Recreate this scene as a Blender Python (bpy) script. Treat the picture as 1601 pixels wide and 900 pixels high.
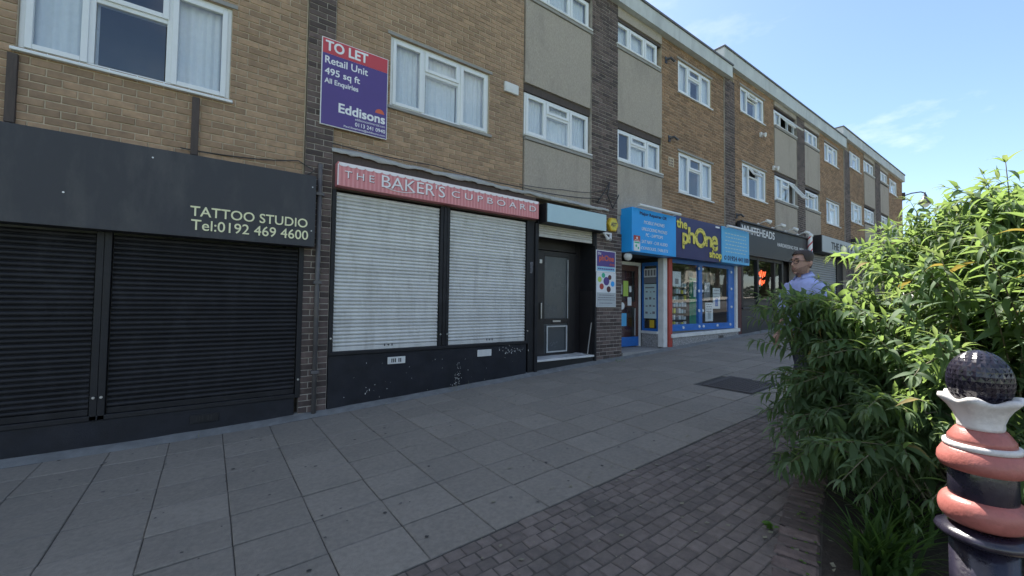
import bpy, bmesh, math, random
from mathutils import Vector, Matrix
import numpy as np
random.seed(7)
PI = math.pi
for o in list(bpy.data.objects): bpy.data.objects.remove(o)
S = bpy.context.scene
C = S.collection
# ------------------------------------------------------------------ camera
cam = bpy.data.cameras.new('camera'); cam.sensor_width = 36.0
cam.lens = 643.06/1601*36.0; cam.clip_start = 0.05; cam.clip_end = 3000
co = bpy.data.objects.new('camera', cam); C.objects.link(co)
YAW, PITCH, ROLL = math.radians(36.285), math.radians(2.009), math.radians(0.706)
fw = Vector((math.sin(YAW)*math.cos(PITCH), math.cos(YAW)*math.cos(PITCH), math.sin(PITCH)))
rt = Vector((math.cos(YAW), -math.sin(YAW), 0)); up = rt.cross(fw)
r2 = rt*math.cos(ROLL)+up*math.sin(ROLL); u2 = -rt*math.sin(ROLL)+up*math.cos(ROLL)
CAM = Vector((0, -5.6, 1.5))
co.matrix_world = Matrix(((r2.x, u2.x, -fw.x, CAM.x), (r2.y, u2.y, -fw.y, CAM.y), (r2.z, u2.z, -fw.z, CAM.z), (0, 0, 0, 1)))
S.camera = co
FPX = 643.06
def px(p):                                   # used only to choose which pieces show largest
    d = Vector(p)-CAM; z = d.dot(fw)
    if z < .05: return None
    return (d.dot(r2)/z*FPX+800.5, -d.dot(u2)/z*FPX+450, z)
def inview(p, m=40):
    q = px(p)
    return q is not None and -m < q[0] < 1601+m and -m < q[1] < 900+m
# ------------------------------------------------------------------ light
SUN_AZ, SUN_EL = math.radians(13), math.radians(55.3)   # azimuth from +Y towards +X
W = bpy.data.worlds.new('World'); S.world = W; W.use_nodes = True
nt = W.node_tree; nt.nodes.clear()
def nd(nt, t, **kw):
    n = nt.nodes.new(t)
    for k, v in kw.items(): setattr(n, k, v)
    return n
sky = nd(nt, 'ShaderNodeTexSky', sky_type='NISHITA', sun_disc=False, sun_elevation=SUN_EL, sun_rotation=SUN_AZ)
sky.air_density = 1.0; sky.dust_density = 0.7; sky.ozone_density = 2.6
bg = nd(nt, 'ShaderNodeBackground'); out = nd(nt, 'ShaderNodeOutputWorld')
bg.inputs[1].default_value = 0.08
tc = nd(nt, 'ShaderNodeTexCoord')
mp = nd(nt, 'ShaderNodeMapping'); mp.inputs['Scale'].default_value = (1.0, 1.0, 2.6); mp.inputs['Location'].default_value = (.35, 1.1, .2)
nz = nd(nt, 'ShaderNodeTexNoise'); nz.inputs['Scale'].default_value = 1.25; nz.inputs['Detail'].default_value = 10; nz.inputs['Roughness'].default_value = .6
rp = nd(nt, 'ShaderNodeValToRGB'); rp.color_ramp.elements[0].position = .44; rp.color_ramp.elements[1].position = .62
sx = nd(nt, 'ShaderNodeSeparateXYZ')
low = nd(nt, 'ShaderNodeMapRange'); low.inputs[1].default_value = .02; low.inputs[2].default_value = .52; low.inputs[3].default_value = 1; low.inputs[4].default_value = .3
mul = nd(nt, 'ShaderNodeMath', operation='MULTIPLY')
cm = nd(nt, 'ShaderNodeMix', data_type='RGBA'); cm.inputs['B'].default_value = (8.0, 7.7, 7.2, 1)
L = nt.links.new
L(tc.outputs['Generated'], mp.inputs[0]); L(mp.outputs[0], nz.inputs['Vector']); L(nz.outputs['Fac'], rp.inputs[0])
L(tc.outputs['Generated'], sx.inputs[0]); L(sx.outputs['Z'], low.inputs[0]); L(rp.outputs[0], mul.inputs[0]); L(low.outputs[0], mul.inputs[1])
L(mul.outputs[0], cm.inputs['Factor']); L(sky.outputs[0], cm.inputs['A']); L(cm.outputs['Result'], bg.inputs[0]); L(bg.outputs[0], out.inputs[0])
sl = bpy.data.lights.new('sun', 'SUN'); sl.energy = 4.4; sl.angle = math.radians(.5); sl.color = (1, .95, .87)
so = bpy.data.objects.new('sun', sl); C.objects.link(so)
sd = Vector((math.sin(SUN_AZ)*math.cos(SUN_EL), math.cos(SUN_AZ)*math.cos(SUN_EL), math.sin(SUN_EL)))
so.rotation_euler = sd.to_track_quat('Z', 'Y').to_euler(); so.location = (0, 0, 30)
S.view_settings.view_transform = 'Standard'; S.view_settings.look = 'None'
S.view_settings.exposure = 1.72; S.view_settings.gamma = 1
S.render.engine = 'CYCLES'; S.cycles.max_bounces = 8; S.cycles.transparent_max_bounces = 12
# ------------------------------------------------------------------ materials
def mat(name, col, rough=.6, var=.15, scale=5, bump=0, bscale=90, metal=0, spec=.5, tone=0, dirt=None, dscale=1.2, damt=.5, trans=None, tw_=.45, orand=0, stretch=(1, 1, 1), coat=0):
    m = bpy.data.materials.new(name); m.use_nodes = True; t = m.node_tree; t.nodes.clear(); L = t.links.new
    o = nd(t, 'ShaderNodeOutputMaterial'); b = nd(t, 'ShaderNodeBsdfPrincipled')
    b.inputs['Roughness'].default_value = rough; b.inputs['Metallic'].default_value = metal; b.inputs['Specular IOR Level'].default_value = spec
    b.inputs['Coat Weight'].default_value = coat
    g = nd(t, 'ShaderNodeNewGeometry'); mpn = nd(t, 'ShaderNodeMapping'); mpn.inputs['Scale'].default_value = stretch
    L(g.outputs['Position'], mpn.inputs[0])
    n = nd(t, 'ShaderNodeTexNoise'); n.inputs['Scale'].default_value = scale; n.inputs['Detail'].default_value = 6; n.inputs['Roughness'].default_value = .62
    L(mpn.outputs[0], n.inputs['Vector'])
    r = nd(t, 'ShaderNodeMapRange'); r.inputs[1].default_value = .3; r.inputs[2].default_value = .7; r.inputs[3].default_value = 1-var; r.inputs[4].default_value = 1+var
    L(n.outputs['Fac'], r.inputs[0])
    v = r.outputs[0]
    if tone:
        a = nd(t, 'ShaderNodeAttribute', attribute_name='tone')
        q = nd(t, 'ShaderNodeMapRange'); q.inputs[3].default_value = 1-tone; q.inputs[4].default_value = 1+tone
        L(a.outputs['Fac'], q.inputs[0])
        x = nd(t, 'ShaderNodeMath', operation='MULTIPLY'); L(v, x.inputs[0]); L(q.outputs[0], x.inputs[1]); v = x.outputs[0]
    if orand:
        a = nd(t, 'ShaderNodeObjectInfo'); q = nd(t, 'ShaderNodeMapRange'); q.inputs[3].default_value = 1-orand; q.inputs[4].default_value = 1+orand
        L(a.outputs['Random'], q.inputs[0]); x = nd(t, 'ShaderNodeMath', operation='MULTIPLY'); L(v, x.inputs[0]); L(q.outputs[0], x.inputs[1]); v = x.outputs[0]
    mx = nd(t, 'ShaderNodeVectorMath', operation='SCALE'); mx.inputs[0].default_value = col; L(v, mx.inputs['Scale'])
    cc = mx.outputs[0]
    if dirt:
        n2 = nd(t, 'ShaderNodeTexNoise'); n2.inputs['Scale'].default_value = dscale; n2.inputs['Detail'].default_value = 8; n2.inputs['Roughness'].default_value = .7
        L(mpn.outputs[0], n2.inputs['Vector'])
        rr = nd(t, 'ShaderNodeMapRange'); rr.inputs[1].default_value = .5; rr.inputs[2].default_value = .72; rr.inputs[4].default_value = damt
        L(n2.outputs['Fac'], rr.inputs[0])
        dm = nd(t, 'ShaderNodeMix', data_type='RGBA'); dm.inputs['B'].default_value = (*dirt, 1)
        L(rr.outputs[0], dm.inputs['Factor']); L(cc, dm.inputs['A']); cc = dm.outputs['Result']
    L(cc, b.inputs['Base Color'])
    rv = nd(t, 'ShaderNodeMapRange'); rv.inputs[3].default_value = max(0, rough-.12); rv.inputs[4].default_value = min(1, rough+.12)
    L(n.outputs['Fac'], rv.inputs[0]); L(rv.outputs[0], b.inputs['Roughness'])
    if bump:
        n3 = nd(t, 'ShaderNodeTexNoise'); n3.inputs['Scale'].default_value = bscale; n3.inputs['Detail'].default_value = 4
        L(g.outputs['Position'], n3.inputs['Vector'])
        bp = nd(t, 'ShaderNodeBump'); bp.inputs['Strength'].default_value = bump; bp.inputs['Distance'].default_value = .01
        L(n3.outputs['Fac'], bp.inputs['Height']); L(bp.outputs[0], b.inputs['Normal'])
    fin = b.outputs[0]
    if trans:
        tr = nd(t, 'ShaderNodeBsdfTranslucent'); tr.inputs[0].default_value = (*trans, 1)
        ad = nd(t, 'ShaderNodeMixShader'); ad.inputs[0].default_value = tw_
        L(b.outputs[0], ad.inputs[1]); L(tr.outputs[0], ad.inputs[2]); fin = ad.outputs[0]
    L(fin, o.inputs[0])
    return m
def glassmat(name, tint=(.95, .97, .97), ior=1.7, rough=.0):
    m = bpy.data.materials.new(name); m.use_nodes = True; t = m.node_tree; t.nodes.clear(); L = t.links.new
    o = nd(t, 'ShaderNodeOutputMaterial'); f = nd(t, 'ShaderNodeFresnel'); f.inputs[0].default_value = ior
    a = nd(t, 'ShaderNodeBsdfTransparent'); a.inputs[0].default_value = (*tint, 1)
    g = nd(t, 'ShaderNodeBsdfGlossy'); g.inputs['Roughness'].default_value = rough; g.inputs[0].default_value = (.95, .95, .95, 1)
    ge = nd(t, 'ShaderNodeNewGeometry'); n = nd(t, 'ShaderNodeTexNoise'); n.inputs['Scale'].default_value = 1.7
    L(ge.outputs['Position'], n.inputs['Vector'])
    bp = nd(t, 'ShaderNodeBump'); bp.inputs['Strength'].default_value = .05; bp.inputs['Distance'].default_value = .02
    L(n.outputs['Fac'], bp.inputs['Height']); L(bp.outputs[0], g.inputs['Normal'])
    fb = nd(t, 'ShaderNodeMath', operation='SUBTRACT'); fb.use_clamp = True; L(f.outputs[0], fb.inputs[0]); L(ge.outputs['Backfacing'], fb.inputs[1])
    x = nd(t, 'ShaderNodeMixShader'); L(fb.outputs[0], x.inputs[0]); L(a.outputs[0], x.inputs[1]); L(g.outputs[0], x.inputs[2]); L(x.outputs[0], o.inputs[0])
    return m
M = {}
M['brick'] = mat('buff_brick', (.34, .225, .140), .85, .22, 14, .5, 160, tone=.20, dirt=(.19, .14, .10), dscale=.55, damt=.5)
M['brick2'] = mat('brown_brick', (.27, .165, .092), .85, .22, 14, .5, 160, tone=.28, dirt=(.085, .06, .045), dscale=.5, damt=.6)
M['mortar'] = mat('buff_mortar', (.52, .43, .31), .95, .2, 9, .6, 220, dirt=(.16, .12, .09), dscale=.8, damt=.6)
M['dbrick'] = mat('dark_brick', (.105, .076, .066), .8, .25, 16, .5, 160, tone=.45, dirt=(.05, .042, .042), dscale=.8)
M['dmortar'] = mat('grey_mortar', (.40, .36, .31), .95, .25, 9, .6, 220)
M['pebble'] = mat('pebbledash', (.39, .34, .28), .95, .22, 60, 1.0, 95, dirt=(.15, .135, .12), dscale=1.1, damt=.4, stretch=(1.6, 1, .5))
M['upvc'] = mat('white_upvc', (.74, .76, .76), .35, .04, 3, dirt=(.5, .5, .47), dscale=3, damt=.3)
M['glass'] = glassmat('window_glass', ior=2.0)
M['shopglass'] = glassmat('shop_glass', ior=1.75)
M['net'] = mat('net_curtain', (.84, .85, .87), .9, .05, 20, trans=(.6, .62, .66), tw_=.15)
M['inside'] = mat('room_plaster', (.30, .29, .27), .9, .08, 2)
M['midin'] = mat('shop_back_wall', (.11, .10, .09), .9, .3, 3)
M['darkin'] = mat('dark_interior', (.06, .058, .055), .9, .1, 2)
M['parapet'] = mat('parapet_cladding', (.50, .52, .50), .7, .1, 4, .15, 60, dirt=(.3, .31, .29), dscale=2.2, damt=.55, stretch=(1, 1, .35))
M['coping'] = mat('dark_coping', (.12, .12, .13), .6, .15, 4)
M['fascia'] = mat('dark_fascia_board', (.031, .032, .038), .55, .14, 2.5, .05, 300, dirt=(.085, .083, .08), dscale=2.2, damt=.55, stretch=(1.5, 1, .5))
M['blackshut'] = mat('black_shutter_paint', (.014, .014, .016), .55, .2, 6, dirt=(.05, .05, .055), dscale=3, damt=.35, spec=.3, orand=.22, stretch=(1, 1, .5))
M['blackpaint'] = mat('black_paint', (.013, .013, .015), .55, .25, 8, .12, 120, dirt=(.04, .04, .042), dscale=3.5, damt=.4, spec=.35)
M['riser'] = mat('blue_black_paint', (.012, .0135, .019), .55, .3, 6, .2, 90, dirt=(.030, .031, .038), dscale=2.5, damt=.5, spec=.35)
M['galv'] = mat('pale_shutter_metal', (.62, .62, .59), .45, .08, 5, dirt=(.36, .35, .32), dscale=3.0, damt=.6, metal=.1, orand=.07, stretch=(1.6, 1, .35))
M['galvdark'] = mat('grey_shutter_metal', (.26, .27, .27), .5, .12, 5)
M['cream'] = mat('cream_shutter', (.52, .50, .45), .5, .1, 8)
M['pipe'] = mat('grey_pipe', (.10, .095, .095), .5, .2, 8, .1, 120, dirt=(.18, .15, .12), dscale=6)
M['rust'] = mat('weathered_brown_wood', (.075, .058, .05), .8, .25, 20, .3, 90, stretch=(2, 1, .3))
M['slab'] = mat('concrete_slab', (.235, .213, .178), .92, .16, 30, .7, 200, tone=.10, dirt=(.165, .155, .135), dscale=2.4, damt=.5)
M['sandjoint'] = mat('sand_joint', (.075, .066, .056), .95, .3, 14, .5, 200)
M['gum'] = mat('old_gum', (.09, .085, .078), .8, .3, 20, tone=.6)
M['joint'] = mat('slab_joint', (.055, .053, .047), .95, .3, 12, .5, 200)
M['haunch'] = mat('mortar_haunch', (.17, .175, .17), .95, .25, 7, .6, 150, dirt=(.09, .09, .085), dscale=4)
M['sett'] = mat('paving_sett', (.155, .128, .110), .9, .2, 20, .5, 260, tone=.16, dirt=(.055, .055, .048), dscale=2.2, damt=.65)
M['edging'] = mat('edging_brick', (.14, .105, .092), .9, .25, 20, .7, 160, tone=.3, dirt=(.05, .05, .045), dscale=4)
M['soil'] = mat('bed_soil', (.035, .028, .022), .95, .4, 25, .9, 60)
M['farpave'] = mat('pale_paving', (.36, .34, .30), .9, .15, 6, .3, 200)
M['road'] = mat('asphalt', (.085, .083, .08), .9, .2, 30, .5, 260)
M['grass'] = mat('grass', (.09, .15, .035), .9, .3, 3, .5, 60)
M['leaf'] = mat('shrub_leaf', (.074, .125, .060), .62, .22, 6, tone=.35, trans=(.29, .42, .11), spec=.35)
M['leafgrey'] = mat('young_leaf', (.14, .20, .11), .6, .2, 6, tone=.3, trans=(.30, .38, .12), spec=.3)
M['leafdry'] = mat('yellowed_leaf', (.22, .17, .06), .7, .3, 8, tone=.4, trans=(.35, .27, .06))
M['stem'] = mat('shrub_stem', (.14, .13, .08), .8, .2, 10)
M['blade'] = mat('strap_leaf', (.05, .105, .028), .5, .25, 8, tone=.35, trans=(.12, .22, .03))
M['weed'] = mat('weed', (.09, .19, .03), .6, .2, 9, trans=(.25, .42, .05))
M['dry'] = mat('dry_weed', (.20, .19, .13), .9, .25, 30)
M['bblack'] = mat('bollard_black', (.014, .012, .024), .28, .3, 12, .12, 70, dirt=(.05, .045, .045), dscale=9, damt=.35, coat=.3)
M['bpink'] = mat('bollard_salmon', (.35, .115, .098), .42, .12, 9, .15, 90, dirt=(.17, .06, .05), dscale=13, damt=.6)
M['bwhite'] = mat('bollard_white', (.60, .58, .57), .5, .15, 10, .2, 90, dirt=(.30, .28, .27), dscale=8, damt=.6)
def flat(name, col, rough=.5, var=.06, scale=3, **k): 
    M[name] = mat(name, col, rough, var, scale, **k); return M[name]
flat('signred', (.52, .055, .07)); flat('signpurple', (.085, .05, .22)); flat('signwhite', (.80, .80, .80)); flat('signorange', (.62, .12, .05))
flat('bakered', (.64, .22, .23), .5, .1, 5, dirt=(.55, .21, .21), dscale=3, damt=.5); flat('bakestripe', (.71, .30, .30)); flat('bakewhite', (.84, .80, .80)); flat('bakeshadow', (.24, .05, .06))
flat('paleblue', (.44, .60, .64), .4, .06, 2, dirt=(.36, .48, .52), dscale=2); flat('cyan', (.02, .33, .78), .35, .06, 2); flat('cyan2', (.10, .42, .72), .35); flat('navy', (.022, .022, .11), .35)
flat('phblue', (.02, .14, .46), .4, .12, 4); flat('phred', (.40, .05, .035), .5, .15, 5, dirt=(.28, .045, .04), dscale=4); flat('phmaroon', (.085, .02, .022), .5)
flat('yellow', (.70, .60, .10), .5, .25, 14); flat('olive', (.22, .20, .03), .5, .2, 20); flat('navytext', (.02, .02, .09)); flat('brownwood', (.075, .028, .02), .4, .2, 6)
flat('alarmy', (.62, .42, .03)); flat('terrazzo', (.30, .29, .28), .7, .6, 45, bump=.5, bscale=60, dirt=(.10, .09, .085), dscale=28, damt=.8)
flat('whitepaint', (.66, .66, .63), .5, .1, 5, dirt=(.42, .41, .39), dscale=3); flat('tattootext', (.82, .80, .50)); flat('barbgrey', (.030, .031, .037), .42, .1, 2)
flat('textwhite', (.78, .78, .78)); flat('greyink', (.20, .20, .22)); flat('poster', (.70, .72, .73)); flat('posterblue', (.25, .50, .66)); flat('greenp', (.04, .42, .25)); flat('lime', (.42, .58, .10))
flat('posterteal', (.52, .66, .68)); flat('black', (.012, .012, .013)); flat('dollgrey', (.42, .45, .46)); flat('lampmetal', (.05, .05, .06), .4); flat('metal', (.5, .5, .5), .35, metal=.8)
flat('lead', (.40, .40, .38), .7, .2, 6, bump=.4, bscale=25, dirt=(.13, .13, .13), dscale=3, damt=.6); flat('cable', (.03, .03, .03)); flat('floodwhite', (.70, .70, .68))
flat('concrete', (.30, .29, .27), .9, .15, 8, bump=.3, bscale=120, dirt=(.16, .155, .14), dscale=4); flat('iron', (.07, .062, .058), .75, .25, 30, bump=.4, bscale=90)
flat('skin', (.44, .25, .185), .5, .06, 20); flat('hair', (.030, .019, .013), .6, .3, 60); flat('shirt', (.40, .45, .76), .8, .08, 30); flat('trousers', (.03, .032, .042), .8); flat('shoe', (.02, .016, .013), .4); flat('lip', (.30, .12, .10)); flat('eye', (.02, .015, .012), .2)
flat('beard', (.30, .175, .13), .8, .3, 60)
flat('trunk', (.09, .07, .05), .9, .2, 12, bump=.6, bscale=40); flat('crown', (.055, .095, .025), .8, .35, 2, tone=.4); M['crown2'] = mat('crown_far', (.045, .08, .025), .8, .3, 2, tone=.4)
flat('render', (.62, .60, .55), .9); flat('rooftile', (.16, .075, .05), .85, .3, 8); flat('doordark', (.016, .014, .015), .45, .15, 6); flat('silverframe', (.55, .57, .58), .4, metal=.4); flat('frost', (.075, .085, .092), .25, .06, 3)
def emit(name, col, s):
    m = bpy.data.materials.new(name); m.use_nodes = True; t = m.node_tree; b = t.nodes['Principled BSDF']
    b.inputs['Base Color'].default_value = (*col, 1); b.inputs['Emission Color'].default_value = (*col, 1); b.inputs['Emission Strength'].default_value = s; M[name] = m
emit('neonred', (1, .12, .04), .9); emit('neongreen', (.15, .8, .2), .35); emit('neonwhite', (.8, .7, .5), .15)
# ------------------------------------------------------------------ object helpers
def org(p):
    v = Vector((0, 0, 0))
    while p is not None: v += p.location; p = p.parent
    return v
def tag(o, label=None, cat=None, group=None, kind=None):
    if label: o['label'] = label
    if cat: o['category'] = cat
    if group: o['group'] = group
    if kind: o['kind'] = kind
    return o
def thing(name, label, cat, loc, group=None):
    o = bpy.data.objects.new(name, None); o.location = loc; o.empty_display_size = .1; C.objects.link(o)
    return tag(o, label, cat, group)
def link(name, me, parent=None, loc=None):
    o = bpy.data.objects.new(name, me); C.objects.link(o)
    if parent is not None: o.parent = parent
    if loc is not None: o.location = Vector(loc)-org(parent)
    return o
class MB:
    def __init__(s): s.V = []; s.F = []; s.T = []
    def add(s, V, F, t=.5):
        b = len(s.V); s.V += [tuple(v) for v in V]; s.F += [tuple(i+b for i in f) for f in F]; s.T += [t]*len(F); return s
    def box(s, x0, x1, y0, y1, z0, z1, t=.5):
        return s.add([(x0, y0, z0), (x1, y0, z0), (x1, y1, z0), (x0, y1, z0), (x0, y0, z1), (x1, y0, z1), (x1, y1, z1), (x0, y1, z1)],
                     [(0, 3, 2, 1), (4, 5, 6, 7), (0, 1, 5, 4), (1, 2, 6, 5), (2, 3, 7, 6), (3, 0, 4, 7)], t)
    def brick(s, x0, x1, y0, y1, z0, z1, t=.5, c=.004):     # front chamfered, no back
        return s.add([(x0, y1, z0), (x1, y1, z0), (x1, y1, z1), (x0, y1, z1), (x0, y0+c, z0), (x1, y0+c, z0), (x1, y0+c, z1), (x0, y0+c, z1),
                      (x0+c, y0, z0+c), (x1-c, y0, z0+c), (x1-c, y0, z1-c), (x0+c, y0, z1-c)],
                     [(8, 9, 10, 11), (4, 5, 9, 8), (5, 6, 10, 9), (6, 7, 11, 10), (7, 4, 8, 11), (0, 1, 5, 4), (1, 2, 6, 5), (2, 3, 7, 6), (3, 0, 4, 7)], t)
    def tube(s, pts, r, n=8, t=.5, cap=True):
        pts = [Vector(p) for p in pts]; rs = r if isinstance(r, (list, tuple)) else [r]*len(pts); V = []; F = []
        a = None
        for i, p in enumerate(pts):
            d = (pts[min(i+1, len(pts)-1)]-pts[max(i-1, 0)]).normalized()
            if a is None: a = d.orthogonal().normalized()
            a = (a-d*a.dot(d)).normalized(); b = d.cross(a)
            V += [p+(a*math.cos(2*PI*k/n)+b*math.sin(2*PI*k/n))*rs[i] for k in range(n)]
        for i in range(len(pts)-1):
            F += [(i*n+k, i*n+(k+1) % n, (i+1)*n+(k+1) % n, (i+1)*n+k) for k in range(n)]
        if cap: F += [tuple(range(n-1, -1, -1)), tuple(range((len(pts)-1)*n, len(pts)*n))]
        return s.add(V, F, t)
    def lathe(s, prof, cx, cy, n=32, t=.5, wob=None, ax='z'):
        V = []; F = []
        for i, (r, z) in enumerate(prof):
            for k in range(n):
                a = 2*PI*k/n; rr = r*(1+(wob(a, i) if wob else 0)); V.append((cx+rr*math.cos(a), cy+rr*math.sin(a), z))
        for i in range(len(prof)-1): F += [(i*n+k, i*n+(k+1) % n, (i+1)*n+(k+1) % n, (i+1)*n+k) for k in range(n)]
        F += [tuple(range(n-1, -1, -1)), tuple(range((len(prof)-1)*n, len(prof)*n))]
        return s.add(V, F, t)
    def wave(s, cx, cy, za, zb):
        s.V = [(x, y, z+.009*max(0, min(1, (z-za)/(zb-za)))*math.cos(6*math.atan2(y-cy, x-cx)+.4)) for x, y, z in s.V]; return s
    def disc(s, x, y, z, r, d=.01, n=16, t=.5, rz=None):     # cylinder facing -Y, front at y-d
        rz = rz or r
        V = [(x+r*math.cos(2*PI*k/n), y-d, z+rz*math.sin(2*PI*k/n)) for k in range(n)]+[(x+r*math.cos(2*PI*k/n), y, z+rz*math.sin(2*PI*k/n)) for k in range(n)]
        return s.add(V, [tuple(range(n))]+[(k, k+n, (k+1) % n+n, (k+1) % n) for k in range(n)], t)
    def build(s, name, m, parent=None, smooth=False, bev=0, kind=None):
        o3 = org(parent); me = bpy.data.meshes.new(name)
        me.from_pydata([(v[0]-o3.x, v[1]-o3.y, v[2]-o3.z) for v in s.V], [], s.F)
        a = me.attributes.new('tone', 'FLOAT', 'FACE'); a.data.foreach_set('value', s.T)
        me.materials.append(M[m] if isinstance(m, str) else m)
        if smooth: me.polygons.foreach_set('use_smooth', [True]*len(me.polygons))
        me.update(); o = link(name, me, parent)
        if bev:
            b = o.modifiers.new('bevel', 'BEVEL'); b.width = bev; b.segments = 2; b.limit_method = 'ANGLE'
        if kind: o['kind'] = kind
        return o
def B(*a): return MB().box(*a)
def zg(x):
    x = min(x, 48); return .03+.05*(math.log(1+math.exp(2*x))/2 if x < 20 else x)
def zsl(x): return .05/(1+math.exp(-2*x)) if x < 48 else 0
_fc = {}
def text(name, s, x0, x1, z0, z1, y, m, parent, off=0, ext=.002, shear=0, space=1, slope=0, fit=True):
    """Flat lettering facing -Y, fitted to a box; slope tilts the baseline."""
    cu = bpy.data.curves.new('lettering', 'FONT'); cu.body = s; cu.size = 1; cu.extrude = 0; cu.shear = shear; cu.space_character = space; cu.resolution_u = 4
    ob = bpy.data.objects.new('lettering', cu); C.objects.link(ob)
    dg = bpy.context.evaluated_depsgraph_get(); dg.update(); me = bpy.data.meshes.new_from_object(ob.evaluated_get(dg))
    bpy.data.objects.remove(ob); bpy.data.curves.remove(cu)
    n = len(me.vertices); co_ = np.zeros(n*3); me.vertices.foreach_get('co', co_); co_ = co_.reshape(-1, 3)
    F = [tuple(p.vertices) for p in me.polygons]; bpy.data.meshes.remove(me)
    a = co_.min(0); b = co_.max(0); o3 = org(parent); d = max(0, off)*.85*(z1-z0)
    x0 += d; x1 -= d; z0 += d; z1 -= d
    X = x0+(co_[:, 0]-a[0])/(b[0]-a[0])*(x1-x0); Z = z0+(co_[:, 1]-a[1])/(b[1]-a[1])*(z1-z0)+(X-x0)*slope
    mb = MB(); sh_ = [(0, 0)]+([(d*math.cos(2*PI*k/8), d*math.sin(2*PI*k/8)) for k in range(8)] if off > .04 else [(d, d), (-d, d), (d, -d), (-d, -d)] if d > 0 else [])
    for k, (dx_, dz_) in enumerate(sh_): mb.add([(p+dx_, y-.00012*k, q+dz_) for p, q in zip(X, Z)], F)
    o = mb.build(name, m, parent)
    if ext:
        k = o.modifiers.new('thick', 'SOLIDIFY'); k.thickness = ext; k.offset = 0
    return o
def curve_panel(mb, pts, y, w): pass
# ------------------------------------------------------------------ ground and paving
def sheet(name, x0, x1, y0, y1, dz, m, nx=40, ny=2, kind='structure', parent=None, noise=0):
    V = []; F = []
    for i in range(nx+1):
        for j in range(ny+1):
            x = x0+(x1-x0)*i/nx; y = y0+(y1-y0)*j/ny
            V.append((x, y, zg(x)+dz+(random.uniform(-1, 1)*noise if noise else 0)))
    for i in range(nx):
        for j in range(ny): F.append((i*(ny+1)+j, (i+1)*(ny+1)+j, (i+1)*(ny+1)+j+1, i*(ny+1)+j+1))
    o = MB().add(V, F).build(name, m, parent, smooth=True); o['kind'] = kind; return o
g = MB()
xs = [-900, -200, -60, -20]+[-10+i for i in range(0, 60)]+[60, 120, 300, 900]; ys = [-900, -200, -60, -40, 20, 60, 200, 900]
for x in xs:
    for y in ys: g.V.append((x, y, zg(max(x, -20))-.16))
for i in range(len(xs)-1):
    for j in range(len(ys)-1): g.F.append((i*8+j, (i+1)*8+j, (i+1)*8+j+1, i*8+j+1)); g.T.append(.5)
g.build('ground', 'grass')['kind'] = 'structure'
sheet('road', -60, 75, -14, -7.6, -.11, 'road', 70)
g = MB()
for k in range(24): 
    x = -30+k*3.2; g.add([(x, -10.75, zg(x)-.104), (x+1.5, -10.75, zg(x+1.5)-.104), (x+1.5, -10.65, zg(x+1.5)-.104), (x, -10.65, zg(x)-.104)], [(0, 1, 2, 3)])
g.build('road_marking', 'whitepaint')['kind'] = 'structure'
sheet('far_pavement', -60, 75, -18.5, -14.2, .0, 'farpave', 60); sheet('verge', -60, 75, -40, -18.52, -.03, 'grass', 60)
pav = sheet('pavement', -8, 60, -7.6, .3, -.012, 'joint', 90)
SX, SY = .435, .415
def slabmesh(k, w, d, h, c=.005, jit=.003):
    r = random.Random(k); mb = MB(); x = w/2; y = d/2; t = r.random()
    j = [r.uniform(-jit, jit) for _ in range(4)]
    mb.add([(-x, -y, -h), (x, -y, -h), (x, y, -h), (-x, y, -h), (-x, -y, j[0]-c), (x, -y, j[1]-c), (x, y, j[2]-c), (-x, y, j[3]-c), (-x+c, -y+c, j[0]), (x-c, -y+c, j[1]), (x-c, y-c, j[2]), (-x+c, y-c, j[3])],
           [(8, 9, 10, 11), (4, 5, 9, 8), (5, 6, 10, 9), (6, 7, 11, 10), (7, 4, 8, 11), (0, 1, 5, 4), (1, 2, 6, 5), (2, 3, 7, 6), (3, 0, 4, 7)], t)
    return mb
def tomesh(mb, name, m):
    me = bpy.data.meshes.new(name); me.from_pydata(mb.V, [], mb.F); me.attributes.new('tone', 'FLOAT', 'FACE').data.foreach_set('value', mb.T); me.materials.append(M[m]); return me
SM = [slabmesh(k, SX-.004, SY-.012, .05) for k in range(10)]; SMm = [tomesh(m, 'slab', 'slab') for m in SM]
cells = []
for i in range(-12, 110):
    for j in range(9):
        x = 1.025+SX*(i+.5); y = -3.48+SY*(j+.5)
        if j == 8: continue
        if 5.85 < x < 6.8 and -3.05 < y < -2.3: continue
        q = px((x, y, zg(x))); size = 0
        if q and inview((x, y, zg(x)), 60): size = FPX*SX/q[2]*abs(1.5-zg(x))/max(q[2], .1)
        cells.append((size, x, y))
cells.sort(reverse=True)
rest = MB()
for k, (s_, x, y) in enumerate(cells):
    r = random.Random(k+50); z = zg(x)+r.uniform(-.002, .002); v = r.randrange(10)
    if k < 296 and s_ > 8:
        o = link('slab', SMm[v], pav, (x, y, z)); o.rotation_euler = (0, -math.atan(zsl(x)), r.uniform(-.006, .006))
    else:
        rest.add([(a+x, b+y, c+z+a*zsl(x)) for a, b, c in SM[v].V], SM[v].F, SM[v].T[0])
rest.build('far_slabs', 'slab', pav, kind='stuff')
h = MB()                                        # mortar haunch along the wall
xx = [-4+.25*i for i in range(0, 150)]
for i, x in enumerate(xx):
    r = random.Random(i); h.V += [(x, .02, zg(x)+.05+r.uniform(-.006, .006)), (x, -.10+r.uniform(-.012, .012), zg(x)+.03), (x, -.165+r.uniform(-.01, .01), zg(x)-.004)]
for i in range(len(xx)-1):
    for j in range(2): h.F.append((i*3+j, i*3+j+1, (i+1)*3+j+1, (i+1)*3+j)); h.T.append(.5)
h.build('mortar_haunch', 'haunch', pav, smooth=True)
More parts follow.
